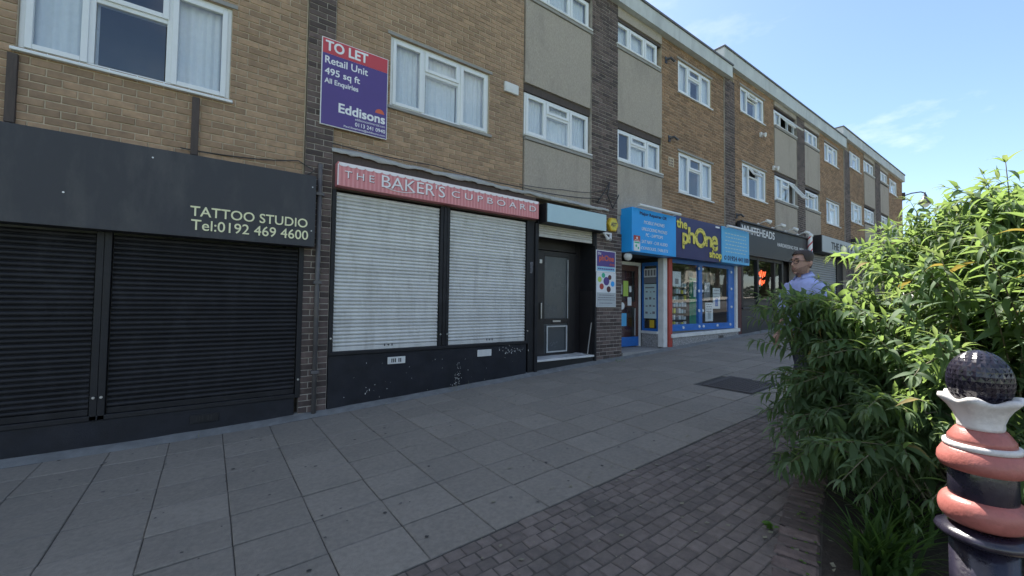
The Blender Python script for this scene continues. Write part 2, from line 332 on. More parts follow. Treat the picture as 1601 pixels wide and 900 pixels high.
# bed edge line
EDGE = [(-2, -6.3), (1.0, -5.28), (2.4, -4.86), (3.1, -4.66), (3.8, -4.5), (4.6, -4.42), (7, -4.42), (40, -4.42)]
def edgeY(x):
    for (a, b), (c, d) in zip(EDGE, EDGE[1:]):
        if a <= x <= c: return b+(d-b)*(x-a)/(c-a)
    return EDGE[-1][1]
sett = sheet('sett_paving', -2, 60, -6.2, -3.49, -.006, 'sandjoint', 70)
GX, GY = .106, .088
STm = [slabmesh(100+k, GX-.005, GY-.006, .03, .006, .0028) for k in range(12)]; STM = [tomesh(m, 'sett', 'sett') for m in STm]
cells = []
for j in range(0, 20):
    for i in range(-10, 330):
        x = .4+GX*(i+.5*(j % 2)+random.uniform(-.03, .03)); y = -3.487-GY*(j+.5)
        if y < edgeY(x)+.13: continue
        if x > 24: continue
        q = px((x, y, zg(x))); size = 0
        if q and inview((x, y, zg(x)), 30): size = 1/q[2]
        cells.append((size, x, y))
cells.sort(reverse=True); rest = MB()
for k, (s_, x, y) in enumerate(cells):
    r = random.Random(k+900); z = zg(x)+r.uniform(-.004, .003); v = r.randrange(12)
    if k < 298 and s_ > 0:
        o = link('sett', STM[v], sett, (x, y, z)); o.rotation_euler = (r.uniform(-.02, .02), -math.atan(zsl(x)), r.uniform(-.05, .05))
    else: rest.add([(a+x, b+y, c+z+a*zsl(x)) for a, b, c in STm[v].V], STm[v].F, STm[v].T[0])
rest.build('far_setts', 'sett', sett, kind='stuff')
edg = sheet('bed_edging', 1.0, 1.2, -7, -6.9, -.03, 'joint', 2)
EBm = [tomesh(slabmesh(300+k, .086, .200, .07, .012, .005), 'brick', 'edging') for k in range(8)]
x = .9; k = 0
while x < 9:
    a = math.atan2(edgeY(x+.05)-edgeY(x-.05), .1); r = random.Random(k+77)
    o = link('brick', EBm[k % 8], edg, (x, edgeY(x)+.115, zg(x)+.010+r.uniform(-.006, .006))); o.rotation_euler = (r.uniform(-.03, .03), -math.atan(zsl(x)), a+r.uniform(-.05, .05))
    x += .110*math.cos(a); k += 1
b = MB(); r = random.Random(3)                    # soil
nx, ny = 90, 14
for i in range(nx+1):
    x = -1+14*i/nx
    for j in range(ny+1):
        e = edgeY(x)-.0; y = e+(-7.5-e)*j/ny; b.V.append((x, y, zg(x)-.001+(.03+r.uniform(-.02, .02))*min(1, j/1.5)+.04*min(1, j/4)))
for i in range(nx):
    for j in range(ny): b.F.append((i*(ny+1)+j, (i*(ny+1)+j+1), ((i+1)*(ny+1)+j+1), ((i+1)*(ny+1)+j))); b.T.append(.5)
b.build('planting_bed', 'soil', smooth=True)['kind'] = 'structure'
# manhole cover
mh = thing('manhole_cover', 'dark square iron manhole cover set in the grey paving slabs', 'manhole cover', (6.33, -2.68, zg(6.33)))
def slope_box(mb, x0, x1, y0, y1, h0, h1):
    mb.add([(x0, y0, zg(x0)+h0), (x1, y0, zg(x1)+h0), (x1, y1, zg(x1)+h0), (x0, y1, zg(x0)+h0), (x0, y0, zg(x0)+h1), (x1, y0, zg(x1)+h1), (x1, y1, zg(x1)+h1), (x0, y1, zg(x0)+h1)],
           [(0, 3, 2, 1), (4, 5, 6, 7), (0, 1, 5, 4), (1, 2, 6, 5), (2, 3, 7, 6), (3, 0, 4, 7)])
mb = MB(); slope_box(mb, 5.9, 6.76, -3.03, -2.33, -.03, -.001); mb.build('frame', 'iron', mh)
mb = MB()
for i in range(14):
    for j in range(11): slope_box(mb, 5.97+i*.0525, 6.01+i*.0525, -2.97+j*.0525, -2.93+j*.0525, -.002, .004)
mb.build('tread_studs', 'iron', mh)
# ------------------------------------------------------------------ terrace blocks
def holes_in(x0, x1, z, holes):
    iv = [(x0, x1)]
    for hx0, hx1, hz0, hz1 in holes:
        if hz0 < z < hz1:
            nv = []
            for a, c in iv:
                if hx1 <= a or hx0 >= c: nv.append((a, c)); continue
                if hx0 > a: nv.append((a, hx0))
                if hx1 < c: nv.append((hx1, c))
            iv = nv
    return iv
BL, BH = .208, .0742
def course(x0, x1, z0, z1, y, holes=(), proud=.008, seed=0):
    """Stretcher-bond bricks as (x0,x1,y0,y1,z0,z1,tone)."""
    r = random.Random(seed); res = []; n = int(round((z1-z0)/BH)); hh = (z1-z0)/n
    for k in range(n):
        za = z0+k*hh; off = (k % 2)*BL/2
        for a, c in holes_in(x0, x1, za+hh/2, holes):
            e = [a]+[x0+off+i*BL for i in range(int((x1-x0)/BL)+2) if a+.035 < x0+off+i*BL < c-.035]+[c]
            for p, q in zip(e, e[1:]):
                if q-p < .02: continue
                res.append((p+.005, q-.005, y-proud+r.uniform(-.0025, .0025), y+.01, za+.005+r.uniform(-.001, .001), za+hh-.005+r.uniform(-.001, .001), r.random()))
    return res
def wallbox(mb, x0, x1, z0, z1, y0, y1, holes=()):
    X = sorted({x0, x1}|{min(max(v, x0), x1) for h_ in holes for v in h_[:2]}); 
    for a, c in zip(X, X[1:]):
        hs = sorted((h_[2], h_[3]) for h_ in holes if h_[0] < (a+c)/2 < h_[1]); z = z0
        for p, q in hs:
            if p > z: mb.box(a, c, y0, y1, z, min(p, z1))
            z = max(z, q)
        if z < z1: mb.box(a, c, y0, y1, z, z1)
def put_bricks(block, groups, limit=298):
    """The bricks that show largest become parts, the rest one joined part per material."""
    al = []
    for m, bricks in groups:
        for b_ in bricks:
            c = ((b_[0]+b_[1])/2, b_[2], (b_[4]+b_[5])/2); q = px(c)
            s_ = (b_[1]-b_[0])*FPX*FPX/(q[2]**2)*abs(c[1]-CAM.y)/q[2] if q and inview(c, 10) else 0
            al.append((s_, m, b_))
    al.sort(key=lambda t: -t[0]); rest_ = {}
    for k, (s_, m, b_) in enumerate(al):
        if k < limit and s_ > 0:
            mb = MB(); mb.brick(*b_[:6], b_[6]); mb.build('brick', m, block)
        else: rest_.setdefault(m, MB()).brick(*b_[:6], b_[6])
    for m, mb in rest_.items(): mb.build('brickwork', m, block, kind='stuff')
def curtain(parent, x0, x1, z0, z1, y=.17, seed=0, m='net', amp=.018):
    r = random.Random(seed); n = max(8, int((x1-x0)/.018)); V = []; ph = r.random()*6
    for i in range(n+1):
        x = x0+(x1-x0)*i/n; d = amp*math.sin(i*1.35+ph+math.sin(i*.31+ph))+.006*r.uniform(-1, 1)
        V += [(x, y+d, z0), (x, y+d*.6, z1)]
    return MB().add(V, [(2*i, 2*i+2, 2*i+3, 2*i+1) for i in range(n)]).build('curtain', m, parent, smooth=True)
def window(block, x0, x1, z0, z1, kind='transom', seed=0, nets=((0, 1),), openl=None, yf=.035, sill='stone', fr=(.31, .675), lintel=True, dark=False):
    openl = openl or {}
    w = .05; mb = MB(); m1 = x0+(x1-x0)*fr[0]; m2 = x0+(x1-x0)*fr[1]; zt = z0+(z1-z0)*.655
    y0, y1 = yf, yf+.07
    mb.box(x0, x0+w, y0, y1, z0, z1); mb.box(x1-w, x1, y0, y1, z0, z1)
    mb.box(x0+w, x1-w, y0+.001, y1, z0, z0+w); mb.box(x0+w, x1-w, y0+.001, y1, z1-w, z1)
    mb.box(m1-.028, m1+.028, y0+.002, y1, z0+w, z1-w); mb.box(m2-.028, m2+.028, y0+.002, y1, z0+w, z1-w)
    if kind == 'transom': mb.box(m1+.028, m2-.028, y0+.003, y1, zt-.028, zt+.028)
    W_ = mb.build('window', 'upvc', block, bev=.006)
    lights = [(x0+w, m1-.028, z0+w, z1-w, True), (m2+.028, x1-w, z0+w, z1-w, True)]
    if kind == 'transom': lights += [(m1+.028, m2-.028, zt+.028, z1-w, True), (m1+.028, m2-.028, z0+w, zt-.028, False)]
    else: lights += [(m1+.028, m2-.028, z0+w, z1-w, True)]
    for i, (a, c, p, q, sash) in enumerate(lights):
        ang = openl.get(i, 0); s = .038 if sash else .012; ov = .012 if sash else 0
        def tr(mb_):
            if ang:
                ca, sa = math.cos(ang), math.sin(ang); py, pz = y0-.014, q
                mb_.V = [(x, py+(y-py)*ca+(z-pz)*sa, pz-(y-py)*sa+(z-pz)*ca) for x, y, z in mb_.V]
            return mb_
        if sash:
            mb = MB(); ya, yb = y0-.016, y0+.03
            a2, c2, p2, q2 = a-ov, c+ov, p-ov, q+ov
            mb.box(a2, a2+s+ov, ya, yb, p2, q2); mb.box(c2-s-ov, c2, ya, yb, p2, q2); mb.box(a2+s+ov, c2-s-ov, ya+.001, yb, p2, p2+s+ov); mb.box(a2+s+ov, c2-s-ov, ya+.001, yb, q2-s-ov, q2)
            tr(mb).build('sash', 'upvc', W_, bev=.005)
        tr(B(a+s-.004, c-s+.004, y0+.012, y0+.018, p+s-.004, q-s+.004)).build('pane', 'glass', W_)
    if sill == 'stone': B(x0-.04, x1+.04, -.035, .1, z0-.05, z0-.002).build('sill', 'concrete', W_, bev=.008)
    elif sill == 'upvc': B(x0-.03, x1+.03, -.045, .1, z0-.032, z0-.002).build('sill', 'upvc', W_, bev=.006)
    else:
        B(x0-.03, x1+.03, -.06, .1, z0-.035, z0-.002).build('sill', 'whitepaint', W_, bev=.006); B(x0-.02, x1+.05, -.045, .05, z0-.095, z0-.038).build('sill', 'concrete', W_, bev=.006)
    if lintel: B(x0-.05, x1+.05, -.012, .05, z1+.002, z1+.045).build('lintel', 'concrete', W_)
    for k, (a, c) in enumerate(nets):
        curtain(W_, x0+.04+(x1-x0-.08)*a, x0+.04+(x1-x0-.08)*c, z0+.03, z1-.03, .125, seed*7+k)
    return W_
def block(name, label, x0, x1, z0, floors, top, loc_z):
    b_ = thing(name, label, 'building', ((x0+x1)/2, 2, loc_z))
    B(x0+.02, x1-.02, 1.5, 9, -.3, top-.35).build('interior_wall', 'inside', b_)
    mb = MB()
    for z in floors: mb.box(x0+.01, x1-.01, .27, 1.49, z-.1, z+.1)
    mb.build('floor_slab', 'inside', b_); B(x0+.02, x1-.02, .25, 9, top-.34, top-.12).build('roof', 'coping', b_)
    return b_
def pbl(x0, x1, y0, y1, holes, z0, z1): pass
def parapet(b_, x0, x1, z0, z1, yf):
    mb = MB(); n = max(1, int((x1-x0)/2.4)); w = (x1-x0)/n
    for i in range(n): 
        B(x0+i*w+.004, x0+(i+1)*w-.004, yf, .35, z0, z1-.05).build('parapet_panel', 'parapet', b_)
    B(x0-.02, x1+.02, yf-.03, .40, z1-.048, z1).build('coping', 'coping', b_, bev=.006)
def panel(b_, x0, x1, z0, z1): return B(x0+.01, x1-.01, -.022, .25, z0, z1).build('pebbledash_panel', 'pebble', b_, bev=.006)
# ---- block O (left, tattoo studio)
bo = block('shop_block', 'leftmost buff brick flats over the black shuttered tattoo studio', -9, .90, 3.0, [2.85, 5.35], 7.75, 0)
hO = [(-1.48, .11, 3.74, 4.81), (-1.48, .11, 6.35, 7.2)]
mb = MB(); wallbox(mb, -9, .89, 2.9, 7.35, .006, .26, hO); mb.build('mortar_wall', 'mortar', bo)
put_bricks(bo, [('brick', course(-4.2, .88, 2.95, 7.33, .006, hO, seed=1))])
window(bo, -1.48, .11, 3.74, 4.81, nets=((.02, .31), (.70, .97)), seed=1, sill='upvc', fr=(.292, .664))
window(bo, -1.48, .11, 6.35, 7.2, seed=2)
parapet(bo, -9, 1.0, 7.35, 7.75, -.12)
for x in (-1.49, -.185):                             # weathered wooden battens below the window
    B(x-.032, x+.032, -.035, .005, 3.05, 3.68).build('batten', 'rust', bo, bev=.004)
# ---- block A (bakery, phone shop)
ba = block('shop_block', 'buff brick flats over the bakery and the bright blue phone shop', .9, 11.6, 3.3, [3.42, 6.0], 8.2, 0)
hA = [(1.95, 3.6, 4.24, 5.25), (1.95, 3.6, 6.72, 7.55)]; hA2 = [(9.1, 10.68, 4.23, 5.24), (9.08, 10.64, 6.71, 7.53)]
mb = MB(); wallbox(mb, 1.22, 4.31, 3.36, 7.82, .006, .26, hA); mb.build('mortar_wall', 'mortar', ba); mb = MB(); wallbox(mb, 8.40, 11.3, 3.36, 7.82, .006, .26, hA2); mb.build('mortar_wall', 'mortar', ba)
B(.90, 1.215, -.028, .26, -.1, 7.82).build('pilaster_core', 'dmortar', ba); B(6.0, 6.79, -.028, .26, 2.96, 7.82).build('pilaster_core', 'dmortar', ba); B(6.155, 6.935, -.0285, .26, 0, 2.958).build('pilaster_core', 'dmortar', ba); B(11.31, 11.87, -.028, .26, 2.96, 7.82).build('pilaster_core', 'dmortar', ba); B(6.80, 6.94, .0, .6, .2, 3.4).build('pilaster_core', 'dmortar', ba)
put_bricks(ba, [('brick', course(1.22, 4.31, 3.40, 7.82, .006, hA, seed=2)+[]),
                ('brick2', course(8.40, 11.3, 3.40, 7.82, .006, hA2, seed=3)),
                ('dbrick', course(.895, 1.215, .05, 7.82, -.028, seed=4)+course(6.155, 6.935, .24, 2.96, -.028, seed=5)+course(6.0, 6.79, 2.96, 7.82, -.028, seed=51)+course(11.31, 11.87, 2.96, 7.82, -.028, seed=6))])
window(ba, 1.95, 3.6, 4.24, 5.25, nets=((0, .32), (.34, .66), (.7, 1)), seed=3)
window(ba, 1.95, 3.6, 6.72, 7.55, nets=((0, 1),), seed=4)
window(ba, 9.1, 10.68, 4.23, 5.24, nets=((0, .33), (.68, 1)), seed=5, sill='upvc'); window(ba, 9.08, 10.64, 6.71, 7.53, nets=((0, .5), (.68, 1)), seed=6, sill='upvc')
window(ba, 4.35, 5.97, 4.44, 5.21, nets=((0, .33), (.36, 1)), seed=7, sill='wide', lintel=False); window(ba, 4.35, 5.97, 6.96, 7.54, 'triple', nets=((.1, 1),), seed=8, sill='wide', lintel=False)
window(ba, 6.80, 8.36, 4.52, 5.21, nets=((.36, .66), (.7, 1)), seed=9, sill='wide', lintel=False); window(ba, 6.76, 8.26, 7.0, 7.54, 'triple', nets=((0, .3), (.35, 1)), seed=10, sill='wide', lintel=False)
for x0, x1 in ((4.32, 5.99), (6.79, 8.39)):
    panel(ba, x0, x1, 3.36, 4.34 if x0 < 6 else 4.42); panel(ba, x0, x1, 5.36, 6.86 if x0 < 6 else 6.90); panel(ba, x0, x1, 7.60, 7.82)
    B(x0+.01, x1-.01, .012, .1, 5.22, 5.355).build('spandrel_board', 'rust', ba); B(x0+.01, x1-.01, .012, .1, 7.545, 7.595).build('spandrel_board', 'rust', ba)
parapet(ba, 1.0, 11.54, 7.82, 8.2, -.14)
# ---- block B (barber, doll shop)
bb = block('shop_block', 'brown brick flats with tilted open windows over the dark barber shop', 11.6, 21.8, 3.8, [3.98, 6.45], 8.61, .5)
hB = [(12.36, 13.95, 4.70, 5.68), (12.28, 13.85, 7.15, 7.93)]; hB2 = [(19.3, 20.85, 4.75, 5.69), (19.15, 20.7, 7.18, 7.95)]
mb = MB(); wallbox(mb, 11.87, 14.55, 3.85, 8.16, .006, .26, hB); mb.build('mortar_wall', 'mortar', bb); mb = MB(); wallbox(mb, 18.60, 21.4, 3.85, 8.16, .006, .26, hB2); mb.build('mortar_wall', 'mortar', bb)
B(16.35, 17.05, -.028, .26, .5, 8.16).build('pilaster_core', 'dmortar', bb); B(21.42, 22.1, -.028, .26, .5, 8.16).build('pilaster_core', 'dmortar', bb)
put_bricks(bb, [('brick2', course(11.88, 14.55, 3.85, 8.15, .006, hB, seed=12)+course(18.60, 21.4, 3.85, 8.15, .006, hB2, seed=13)),
                ('dbrick', course(16.35, 17.05, .8, 8.15, -.028, seed=14)+course(21.42, 22.1, 1.0, 8.15, -.028, seed=15))], 0)
window(bb, 12.36, 13.95, 4.70, 5.68, nets=((0, .3), (.7, 1)), seed=21, openl={2: .55}, sill='upvc'); window(bb, 12.28, 13.85, 7.15, 7.93, nets=((0, .3), (.68, 1)), seed=22, openl={2: .3}, sill='upvc')
window(bb, 14.68, 16.32, 4.95, 5.74, nets=((.0, .6),), seed=23, openl={1: .62}, sill='wide', lintel=False); window(bb, 14.62, 16.30, 7.38, 7.9, 'triple', nets=((.0, .3),), seed=24, openl={1: .75, 2: .6}, sill='wide', lintel=False)
window(bb, 17.15, 18.5, 5.05, 5.70, nets=((0, .3), (.7, 1)), seed=25, openl={2: .5}, sill='wide', lintel=False); window(bb, 17.1, 18.45, 7.42, 7.95, 'triple', nets=((0, .3), (.4, 1)), seed=26, sill='wide', lintel=False)
window(bb, 19.3, 20.85, 4.75, 5.69, nets=((0, 1),), seed=27, sill='upvc'); window(bb, 19.15, 20.7, 7.18, 7.95, nets=((0, .6), (.7, 1)), seed=28, sill='upvc')
for x0, x1, a in ((14.56, 16.34, 4.84), (17.06, 18.59, 4.94)):
    panel(bb, x0, x1, 3.85, a); panel(bb, x0, x1, 5.86, 7.27 if x0 < 16 else 7.31); panel(bb, x0, x1, 8.0, 8.16); B(x0+.01, x1-.01, .012, .1, 5.76, 5.855).build('spandrel_board', 'rust', bb); B(x0+.01, x1-.01, .012, .1, 7.96, 7.995).build('spandrel_board', 'rust', bb)
parapet(bb, 11.12, 21.4, 8.16, 8.61, -.12)
# ---- block C (far end)
bc = block('shop_block', 'farthest brown brick flats at the top end of the terrace', 21.8, 31.6, 4.4, [4.5, 7.0], 9.0, 1.0)
hC = [(22.35, 23.95, 5.2, 6.1), (22.2, 23.8, 7.57, 8.32)]; hC2 = [(28.8, 30.4, 5.2, 6.1), (28.8, 30.4, 7.57, 8.38)]
mb = MB(); wallbox(mb, 22.1, 24.25, 4.4, 8.6, .006, .26, hC); mb.build('mortar_wall', 'mortar', bc); mb = MB(); wallbox(mb, 28.55, 31.6, 4.4, 8.6, .006, .26, hC2); mb.build('mortar_wall', 'mortar', bc)
B(26.0, 26.9, -.028, .26, .8, 8.6).build('pilaster_core', 'dmortar', bc); B(31.3, 31.62, .262, 9, 0, 8.6).build('pilaster_core', 'dmortar', bc)
put_bricks(bc, [('brick2', course(22.1, 24.25, 4.4, 8.59, .006, hC, seed=32)+course(28.55, 31.6, 4.4, 8.59, .006, hC2, seed=33)), ('dbrick', course(26.0, 26.9, 1.3, 8.59, -.028, seed=34))], 0)
for k, (x0, x1, z0, z1, kd) in enumerate([(22.35, 23.95, 5.2, 6.1, 'transom'), (22.2, 23.8, 7.57, 8.32, 'transom'), (24.35, 25.9, 5.45, 6.1, 'transom'), (24.35, 25.9, 7.80, 8.36, 'triple'), (27.0, 28.4, 5.5, 6.15, 'transom'), (27.0, 28.4, 7.87, 8.40, 'triple'), (28.8, 30.4, 5.2, 6.1, 'transom'), (28.8, 30.4, 7.57, 8.38, 'transom')]):
    window(bc, x0, x1, z0, z1, kd, nets=((0, .33), (.6, 1)), seed=40+k, sill='upvc' if kd == 'transom' else 'wide', lintel=False, openl={2: .4} if k == 7 else None)
for x0, x1 in ((24.26, 25.99), (26.91, 28.54)):
    panel(bc, x0, x1, 4.4, 5.34); panel(bc, x0, x1, 6.24, 7.70); B(x0+.01, x1-.01, .012, .1, 6.16, 6.235).build('spandrel_board', 'rust', bc); panel(bc, x0, x1, 8.43, 8.6)
parapet(bc, 21.0, 31.62, 8.6, 9.02, -.12)
# ------------------------------------------------------------------ roller shutters
def slatmesh(w, hgt, m, name='slat'):
    P = [(.006, 0), (-.004, .002), (-.0125, hgt*.18), (-.015, hgt*.42), (-.0125, hgt*.66), (-.004, hgt*.84), (.006, hgt*.88), (.006, hgt)]
    V = []; 
    for y, z in P: V += [(-w/2, y, z), (w/2, y, z)]
    me = bpy.data.meshes.new(name); me.from_pydata(V, [], [(2*i, 2*i+1, 2*i+3, 2*i+2) for i in range(len(P)-1)]); me.materials.append(M[m]); me.attributes.new('tone', 'FLOAT', 'FACE')
    me.polygons.foreach_set('use_smooth', [True]*len(me.polygons)); return me
def shutter(label, x0, x1, z0, z1, y, m, rail, railw=.055, locks=True, group=None, bar=None, hs=.049):
    t = thing('roller_shutter', label, 'shutter', ((x0+x1)/2, y, z0), group)
    n = int(round((z1-z0-.06)/hs)); hh = (z1-z0-.06)/n; me = slatmesh(x1-x0-.02, hh, m)
    for k in range(n): link('slat', me, t, ((x0+x1)/2, y+random.uniform(-.0012, .0012), z0+.06+k*hh))
    B(x0+.01, x1-.01, y-.014, y+.012, z0, z0+.058).build('bottom_bar', bar or m, t, bev=.004)
    for x in ((x0-railw/2), (x1+railw/2)):
        B(x-railw/2+.001, x+railw/2-.001, y-.045, y+.03, z0-.05, z1+.02).build('guide_rail', rail, t, bev=.004)
    if locks:
        mb = MB()
        for x in (x0-railw*.5, x1+railw*.5): mb.disc(x, y-.045, z0+.17, .012, .014, 10)
        mb.build('lock', 'metal', t)
    B(x0-.0, x1+.0, y+.02, y+.06, z0, z1).build('backing', 'darkin', t)
    return t
shutter('wide black roller shutter under the tattoo studio lettering', -.785, .86, .37, 2.12, 0, 'blackshut', 'blackpaint')
shutter('black roller shutter cut by the left edge, left of the double rails', -2.9, -.895, .37, 2.12, 0, 'blackshut', 'blackpaint')
shutter('left of the two pale grey bakery shutters, the wider one', 1.27, 2.745, .845, 2.90, .0, 'galv', 'blackpaint', .05)
shutter('right of the two pale grey bakery shutters, next to the doorway', 2.905, 4.39, .845, 2.90, .0, 'galv', 'blackpaint', .05)
for x, w in ((2.0, 1), (3.66, 1)):
    k = tag(MB().disc(x, -.016, .90, .012, .008, 10).box(x-.06, x-.045, -.02, -.012, .885, .915).box(x+.045, x+.06, -.02, -.012, .885, .915).build('shutter_lock', 'lampmetal'), 'dark lock at the foot of the %s pale bakery shutter' % ('left' if x < 3 else 'right'), 'lock')
sh = shutter('short cream roller shutter rolled up above the open doorway', 4.66, 6.06, 2.68, 2.92, .0, 'cream', 'blackpaint', .03, locks=False)
# ------------------------------------------------------------------ tattoo studio
ts = thing('tattoo_studio_sign', 'long plain charcoal fascia lettered TATTOO STUDIO with phone number', 'shop sign', (-1, -.2, 2.14))
B(-3.4, 1.0, -.2, -.0, 2.14, 3.0).build('fascia_board', 'fascia', ts, bev=.004)
text('lettering', 'TATTOO STUDIO', -.19, .915, 2.36, 2.465, -.204, 'tattootext', ts, off=.012, ext=.006)
text('lettering', 'Tel:0192 469 4600', -.18, .925, 2.215, 2.325, -.204, 'tattootext', ts, off=.008, ext=.006)
MB().disc(.96, -.2, 2.33, .008, .004, 8).disc(.96, -.2, 2.86, .008, .004, 8).disc(-.5, -.2, 2.9, .008, .004, 8).disc(-1.1, -.2, 2.45, .008, .004, 8).build('screw', 'metal', ts)
tr_ = thing('stall_riser', 'black painted low wall beneath the tattoo studio shutters', 'low wall', (-1, 0, .03))
B(-3.4, .855, -.03, .2, -.05, .318).build('painted_wall', 'riser', tr_, bev=.006); B(-3.4, .86, -.045, .1, .32, .368).build('sill', 'blackpaint', tr_, bev=.006)
def airbrick(name, label, x0, x1, z0, z1, y, m, slots=True):
    t = thing(name, label, 'air vent', ((x0+x1)/2, y, z0))
    B(x0, x1, y-.012, y, z0, z1).build('plate', m, t, bev=.003)
    if slots:
        mb = MB(); n = 6
        for k in range(n):
            if k == 3: continue
            xa = x0+(x1-x0)*(.2+.1*k); mb.box(xa, xa+.014, y-.0135, y-.0121, z0+(z1-z0)*.22, z1-(z1-z0)*.22)
        mb.build('slots', 'black', t)
    return t
airbrick('air_brick', 'black painted air brick low under the tattoo studio shutter', -.13, .12, .17, .26, -.03, 'blackpaint')
# downpipe
dp = thing('downpipe', 'grey metal downpipe running down the dark brick pier', 'downpipe', (1.065, -.075, .05))
MB().tube([(1.065, -.075, .05), (1.065, -.075, 3.2)], .028, 10).build('pipe', 'pipe', dp, smooth=True)
for z in (.6, 1.7, 2.8): B(1.02, 1.11, -.108, -.03, z, z+.035).build('bracket', 'pipe', dp)
# ------------------------------------------------------------------ bakery
br = thing('stall_riser', 'blue-black painted low wall with chipped paint beneath the bakery shutters', 'low wall', (2.9, 0, .1))
mb = MB(); mb.box(1.225, 4.40, -.04, .2, -.05, .795); mb.build('painted_wall', 'riser', br, bev=.006)
B(1.22, 4.40, -.06, .05, .797, .842).build('sill', 'blackpaint', br, bev=.006)
r = random.Random(5); mb = MB()
def chip(x, z, s):
    n = 6; V = [(x+s*r.uniform(.4, 1)*math.cos(2*PI*k/n)*.6, -.0416, z+s*r.uniform(.5, 1.3)*math.sin(2*PI*k/n)) for k in range(n)]; mb.add(V, [tuple(range(n))], r.random())
for k in range(40): chip(r.gauss(4.12, .13), r.gauss(.70, .035), r.uniform(.004, .016))
for k in range(46):
    t_ = r.random(); chip(3.03+.10*t_+r.gauss(0, .028), .22+.36*t_, r.uniform(.003, .011))
for k in range(26): chip(r.uniform(1.3, 4.3), r.uniform(.15, .7), r.uniform(.003, .009))
for k in range(5): chip(r.gauss(1.72, .05), r.gauss(.30, .03), r.uniform(.005, .014))
mb.build('flaked_paint', 'whitepaint', br, kind='stuff')
airbrick('air_brick', 'pale grey slotted air brick below the left bakery shutter', 1.985, 2.235, .635, .73, -.04, 'whitepaint')
airbrick('vent_plate', 'blank pale plate below the right bakery shutter', 3.42, 3.68, .64, .745, -.04, 'whitepaint', False)
bp_ = thing('shopfront_frame', 'black timber posts framing the pale bakery shutters', 'shopfront', (2.9, 0, .1))
B(2.80, 2.85, -.05, .1, .845, 2.93).build('post', 'blackpaint', bp_, bev=.004); B(4.443, 4.565, -.03, .15, zg(4.5), 2.93).build('post', 'blackpaint', bp_, bev=.006)
B(4.57, 4.635, -.06, .12, zg(4.6)-.01, 2.90).build('post', 'blackpaint', bp_, bev=.006); B(1.222, 4.6, -.02, .3, 2.93, 3.40).build('head_board', 'rust', bp_)
text('sticker', 'OPEN\nMON\nTUE\nWED\nTHU\nFRI\nSAT', 4.47, 4.55, 2.0, 2.2, -.032, 'greyink', bp_) if False else None
mb = MB()
for k in range(9):
    z = 2.195-k*.022; mb.box(4.47+r.uniform(0, .015), 4.53+r.uniform(-.01, .02), -.0325, -.0305, z, z+.011)
mb.build('notice_lines', 'greyink', bp_)
bs = thing('bakery_sign', 'pink striped scalloped sign reading THE BAKER\'S CUPBOARD', 'shop sign', (2.9, -.15, 2.95))
B(1.25, 4.56, -.15, -.022, 2.95, 3.255).build('sign_board', 'bakered', bs, bev=.004)
mb = MB()
for k in range(60):
    x = 1.262+k*.0551; mb.box(x, x+.026, -.1525, -.1505, 2.955, 3.215)
mb.build('stripes', 'bakestripe', bs)
mb = MB(); n = 30; w = (4.545-1.265)/n
for k in range(n):
    xa = 1.265+k*w; V = [(xa, -.156, 3.25), (xa, -.156, 3.226)]+[(xa+w/2-w/2*math.cos(PI*i/6), -.156, 3.226-.024*math.sin(PI*i/6)) for i in range(1, 6)]+[(xa+w, -.156, 3.226), (xa+w, -.156, 3.25)]
    m_ = len(V); mb.add(V+[(a, -.1505, c) for a, _, c in V], [tuple(range(m_))]+[(i, i+m_, (i+1) % m_+m_, (i+1) % m_) for i in range(m_)])
mb.build('scalloped_valance', 'bakewhite', bs)
B(1.25, 1.262, -.156, -.1505, 2.955, 3.225).build('edge_strip', 'bakewhite', bs)
for dx, dz, m_, yy in ((.008, -.007, 'bakeshadow', -.1545), (0, 0, 'bakewhite', -.157)):
    text('lettering', 'T H E', 1.335+dx, 1.71+dx, 3.062+dz, 3.152+dz, yy, m_, bs, off=0, ext=.001)
    text('lettering', 'C U P B O A R D', 2.86+dx, 4.49+dx, 3.062+dz, 3.158+dz, yy, m_, bs, off=0, ext=.001)
    text('lettering', "BAKER'S", 1.81+dx, 2.75+dx, 3.025+dz, 3.195+dz, yy, m_, bs, off=0, ext=.001)
    text('lettering', "BAKER'S", 1.825+dx, 2.735+dx, 3.04+dz, 3.18+dz, yy-.0004, m_ if m_ == 'bakeshadow' else 'bakered', bs, off=-.03, ext=.0005) if False else None
mb = MB(); mb.tube([(1.83+.04*i, -.1575, 3.035-.03*math.sin(PI*i/11)-.012*i/11) for i in range(12)], .005, 5); mb.build('swoosh', 'bakewhite', bs)
